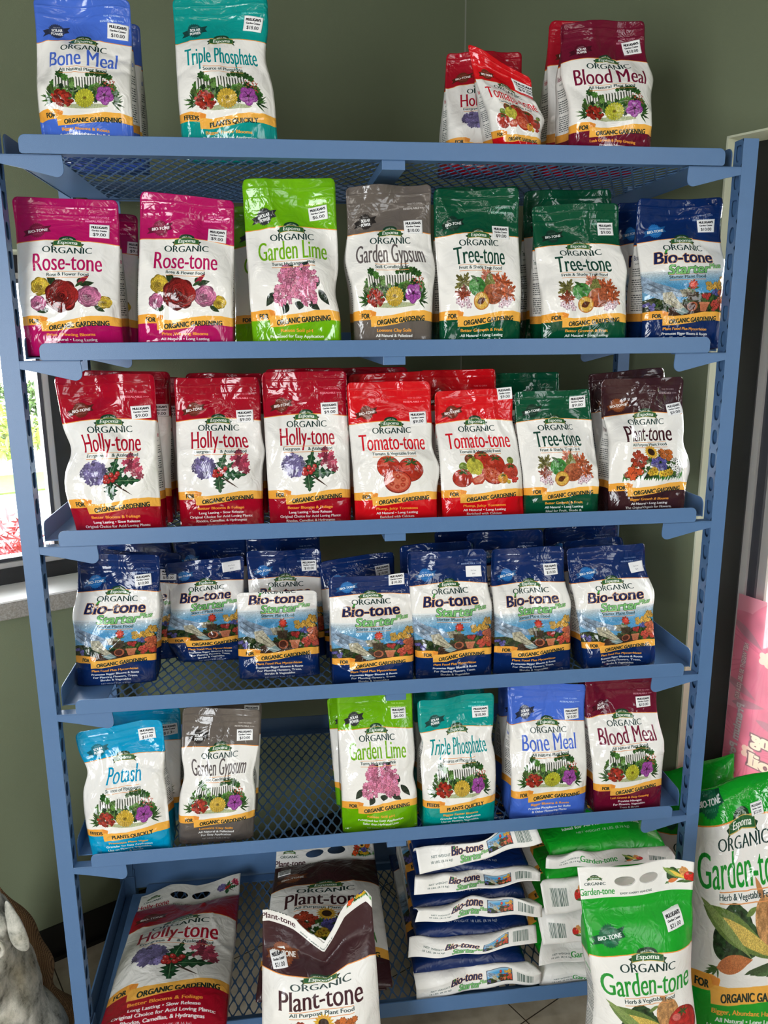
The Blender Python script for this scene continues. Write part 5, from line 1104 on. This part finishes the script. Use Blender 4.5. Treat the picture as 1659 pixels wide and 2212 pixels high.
bu = n_.new('ShaderNodeBump'); bu.inputs['Strength'].default_value = .8; bu.inputs['Distance'].default_value = .004; l_.new(no_.outputs['Fac'], bu.inputs['Height']); l_.new(bu.outputs['Normal'], p.inputs['Normal']); p.inputs['Roughness'].default_value = .9
sm = statue(); sm.materials.append(M_statue); so = bpy.data.objects.new('stone_animal_statue', sm); COL.objects.link(so); so.location = (-.240, .03, .0); so.scale = (.95, 1.05, 1.27)
tag(so, 'weathered pale stone animal statue with hanging ears on the floor beside the shelf post', 'statue')
def blob_part(name, fn, mat, parent, nu=28, nv=20):
    V = [fn(u, v) for v in np.linspace(.02, math.pi - .02, nv) for u in np.linspace(0, 2 * math.pi, nu, endpoint=False)]
    F = [(i * nu + j, i * nu + (j + 1) % nu, (i + 1) * nu + (j + 1) % nu, (i + 1) * nu + j) for i in range(nv - 1) for j in range(nu)] + [tuple(range(nu))[::-1], tuple((nv - 1) * nu + j for j in range(nu))]
    return mesh_obj(name, V, F, mat, parent, True)
from mathutils.bvhtree import BVHTree
_bv = BVHTree.FromObject(so, bpy.context.evaluated_depsgraph_get())
def skin_y(x, z):
    h = _bv.ray_cast(Vector((x, -.6, z)), Vector((0, 1, 0))); return h[0].y if h[0] is not None else -.02
EZ, EX = .368, .060
def ear_pt(sd):                    # a hanging flap, thin, hugging the side of the head
    def f(u, v):
        z = math.cos(v); w = math.sin(v) * (1.05 - .35 * z); x, y = .016 * w * math.cos(u), .008 * w * math.sin(u)
        return (sd * (.088 + x + .008 * (1 - z) - .012 * max(0, z - .3)), skin_y(sd * .078, .385) - .006 + y - .010 * (1 - z * z), .388 + .046 * z)
    return f
for sd in (1, -1): blob_part('ear', ear_pt(sd), M_statue, so)
def eye_pt(ex, r):
    d = skin_y(ex, EZ); return lambda u, v: (ex + r * math.sin(v) * math.cos(u), d - .005 * math.cos(v), EZ + r * .85 * math.sin(v) * math.sin(u))
for ex in (EX, -EX): blob_part('eye', eye_pt(ex, .0085), M_statue, so, 18, 10)
def lid_pt(ex):
    d = skin_y(ex, EZ); t = lambda v: 2 * v
    return lambda u, v: (ex + (.0140 + .0040 * math.cos(t(v))) * math.cos(u), d + .001 - .006 * math.sin(t(v)), EZ + (.0130 + .0040 * math.cos(t(v))) * math.sin(u))
for ex in (EX, -EX): blob_part('eyelid', lid_pt(ex), M_statue, so, 24, 16)
# burlap wrap slumped behind the statue
P = np.zeros((46, 22, 3)); rs = np.random.RandomState(9)
for i in range(46):
    t = i / 45.
    for j in range(22):
        u = j / 21.; a = -2.6 + 3.5 * u; prof = np.interp(t, [0, .12, .35, .6, .85, 1], [.185, .165, .13, .10, .06, .02]); k = 1 + .10 * math.sin(9 * t + 3 * u) + .06 * math.sin(21 * t + 7 * u)
        P[i, j] = (-.275 + prof * k * math.cos(a + 1.2), .20 + .62 * prof * k * math.sin(a + 1.2), .004 + .425 * t + .008 * math.sin(6 * u + 4 * t))
mbur, nt, p = mat_new('burlap_weave'); n_, l_ = nt.nodes, nt.links; tc = n_.new('ShaderNodeTexCoord'); wv = n_.new('ShaderNodeTexWave'); wv.inputs['Scale'].default_value = 120; wv.inputs['Distortion'].default_value = 1.2; wv.bands_direction = 'Z'; w3 = n_.new('ShaderNodeTexWave'); w3.inputs['Scale'].default_value = 120; w3.inputs['Distortion'].default_value = 1.2
for q in (wv, w3): l_.new(tc.outputs['Object'], q.inputs['Vector'])
mt = n_.new('ShaderNodeMath'); mt.operation = 'MULTIPLY'; l_.new(wv.outputs['Fac'], mt.inputs[0]); l_.new(w3.outputs['Fac'], mt.inputs[1]); cr = n_.new('ShaderNodeValToRGB'); cr.color_ramp.elements[0].color = (*lin(hexc(96, 68, 42)), 1); cr.color_ramp.elements[1].color = (*lin(hexc(176, 138, 96)), 1); cr.color_ramp.elements[1].position = .5; l_.new(mt.outputs[0], cr.inputs['Fac']); l_.new(cr.outputs['Color'], p.inputs['Base Color']); p.inputs['Roughness'].default_value = .95
bu = n_.new('ShaderNodeBump'); bu.inputs['Strength'].default_value = .6; bu.inputs['Distance'].default_value = .002; l_.new(mt.outputs[0], bu.inputs['Height']); l_.new(bu.outputs['Normal'], p.inputs['Normal'])
bo = thin_sheet('burlap_sack', P, lambda u, v: (u, v), mbur, None, (0, 0, 0), .003); tag(bo, 'crumpled brown burlap sack standing behind the stone statue', 'burlap')

# ------------------------------------------------------------------ outdoors seen through the two windows
M_pave = paint('pale_concrete', hexc(196, 192, 184), .9, mottle=.12, mscale=3)
M_grass = paint('lawn_green', hexc(78, 112, 40), .95, mottle=.3, mscale=30)
M_mulch = paint('bark_mulch', hexc(72, 54, 42), .95, mottle=.5, mscale=40)
def leaves_mat(name, a, b):
    m, nt, p = mat_new(name); n, l = nt.nodes, nt.links; oi = n.new('ShaderNodeTexNoise'); oi.inputs['Scale'].default_value = 7; tc = n.new('ShaderNodeTexCoord'); l.new(tc.outputs['Object'], oi.inputs['Vector'])
    cr = n.new('ShaderNodeValToRGB'); cr.color_ramp.elements[0].position = .35; cr.color_ramp.elements[1].position = .65; cr.color_ramp.elements[0].color = (*lin(a), 1); cr.color_ramp.elements[1].color = (*lin(b), 1); l.new(oi.outputs['Fac'], cr.inputs['Fac']); l.new(cr.outputs['Color'], p.inputs['Base Color']); p.inputs['Roughness'].default_value = .6
    p.inputs['Subsurface Weight'].default_value = 0.; return m
M_hedge = leaves_mat('hedge_leaf', hexc(34, 58, 28), hexc(84, 112, 52)); M_red = leaves_mat('red_maple_leaf', hexc(140, 34, 46), hexc(184, 92, 96)); M_shrub = leaves_mat('bright_shrub_leaf', hexc(48, 92, 26), hexc(108, 144, 56)); M_ylw = leaves_mat('yellow_shrub_leaf', hexc(92, 112, 36), hexc(146, 156, 72))
def leafy(name, centre, rad, n, size, mat, label, cat, seed, slim=.35):
    r = np.random.RandomState(seed); V = []; F = []
    for k in range(n):
        d = r.randn(3); d /= np.linalg.norm(d); p = np.array(centre) + d * np.array(rad) * (.55 + .45 * r.rand() ** .5); p[2] = max(p[2], .01 + .05 * r.rand())
        a = r.randn(3); a /= np.linalg.norm(a); b = np.cross(a, r.randn(3)); b /= np.linalg.norm(b) + 1e-9; s_ = size * (.6 + .8 * r.rand()); i0 = len(V); c_ = np.cross(a, b) * s_ * .12
        V += [p - a * s_, p + b * s_ * slim + c_, p + a * s_, p - b * s_ * slim + c_]; F += [(i0, i0 + 1, i0 + 2), (i0, i0 + 2, i0 + 3)]
    o = mesh_obj(name, V, F, mat); return tag(o, label, cat, kind='stuff' if label is None else None)
mb = MB(); mb.abox(-14, 14, OFL + TW + .01, OFL + 14, -.14, -.10); tag(mb.build('ground_outside', M_pave), kind='structure')
mb = MB(); mb.abox(OFR + TW + .01, OFR + 14, -14, OFL + TW + .01, -.14, -.10); tag(mb.build('ground_garden', M_mulch), kind='structure')
mb = MB(); mb.abox(-9, 12, OFL + 7.4, OFL + 8.6, -.11, -.08); tag(mb.build('lawn', M_grass), kind='structure')
leafy('hedge', ab(2.2, OFL + 11.5, .36), (5.5, .6, .52), 9000, .085, M_hedge, 'clipped green hedge beyond the lawn outside the corner window', 'hedge', 1)
leafy('flowering_bush', ab(1.0, OFL + 9.2, .40), (1.2, .4, .40), 1500, .07, M_ylw, 'yellow-green bush in front of the hedge outside the corner window', 'bush', 2)
leafy('red_maple_shrub', ab(.08, OFL + .60, .60), (.28, .20, .50), 2400, .035, M_red, 'red-leaved maple shrub just outside the corner window', 'shrub', 3, .18)
leafy('garden_shrub', ab(OFR + 1.9, -2.3, 1.0), (.8, .9, 1.0), 2600, .10, M_shrub, 'bright green leafy shrub outside the tall window', 'shrub', 4, .45)
leafy('garden_tree', ab(OFR + 3.6, -3.4, 1.9), (1.2, 1.6, 1.4), 2600, .12, M_ylw, 'sunlit yellow-green tree beyond the shrub outside the tall window', 'tree', 5, .45)
mb = MB(); mb.abox(OFR + .62, OFR + .70, -.93, -.85, -.1, 1.18); mb.abox(OFR + .61, OFR + .71, -.94, -.84, 1.18, 1.2); tag(mb.build('wooden_garden_post', paint('weathered_wood', hexc(150, 112, 88), .9), bevel=.006), 'short pale wooden post in the planting bed outside the tall window', 'post')
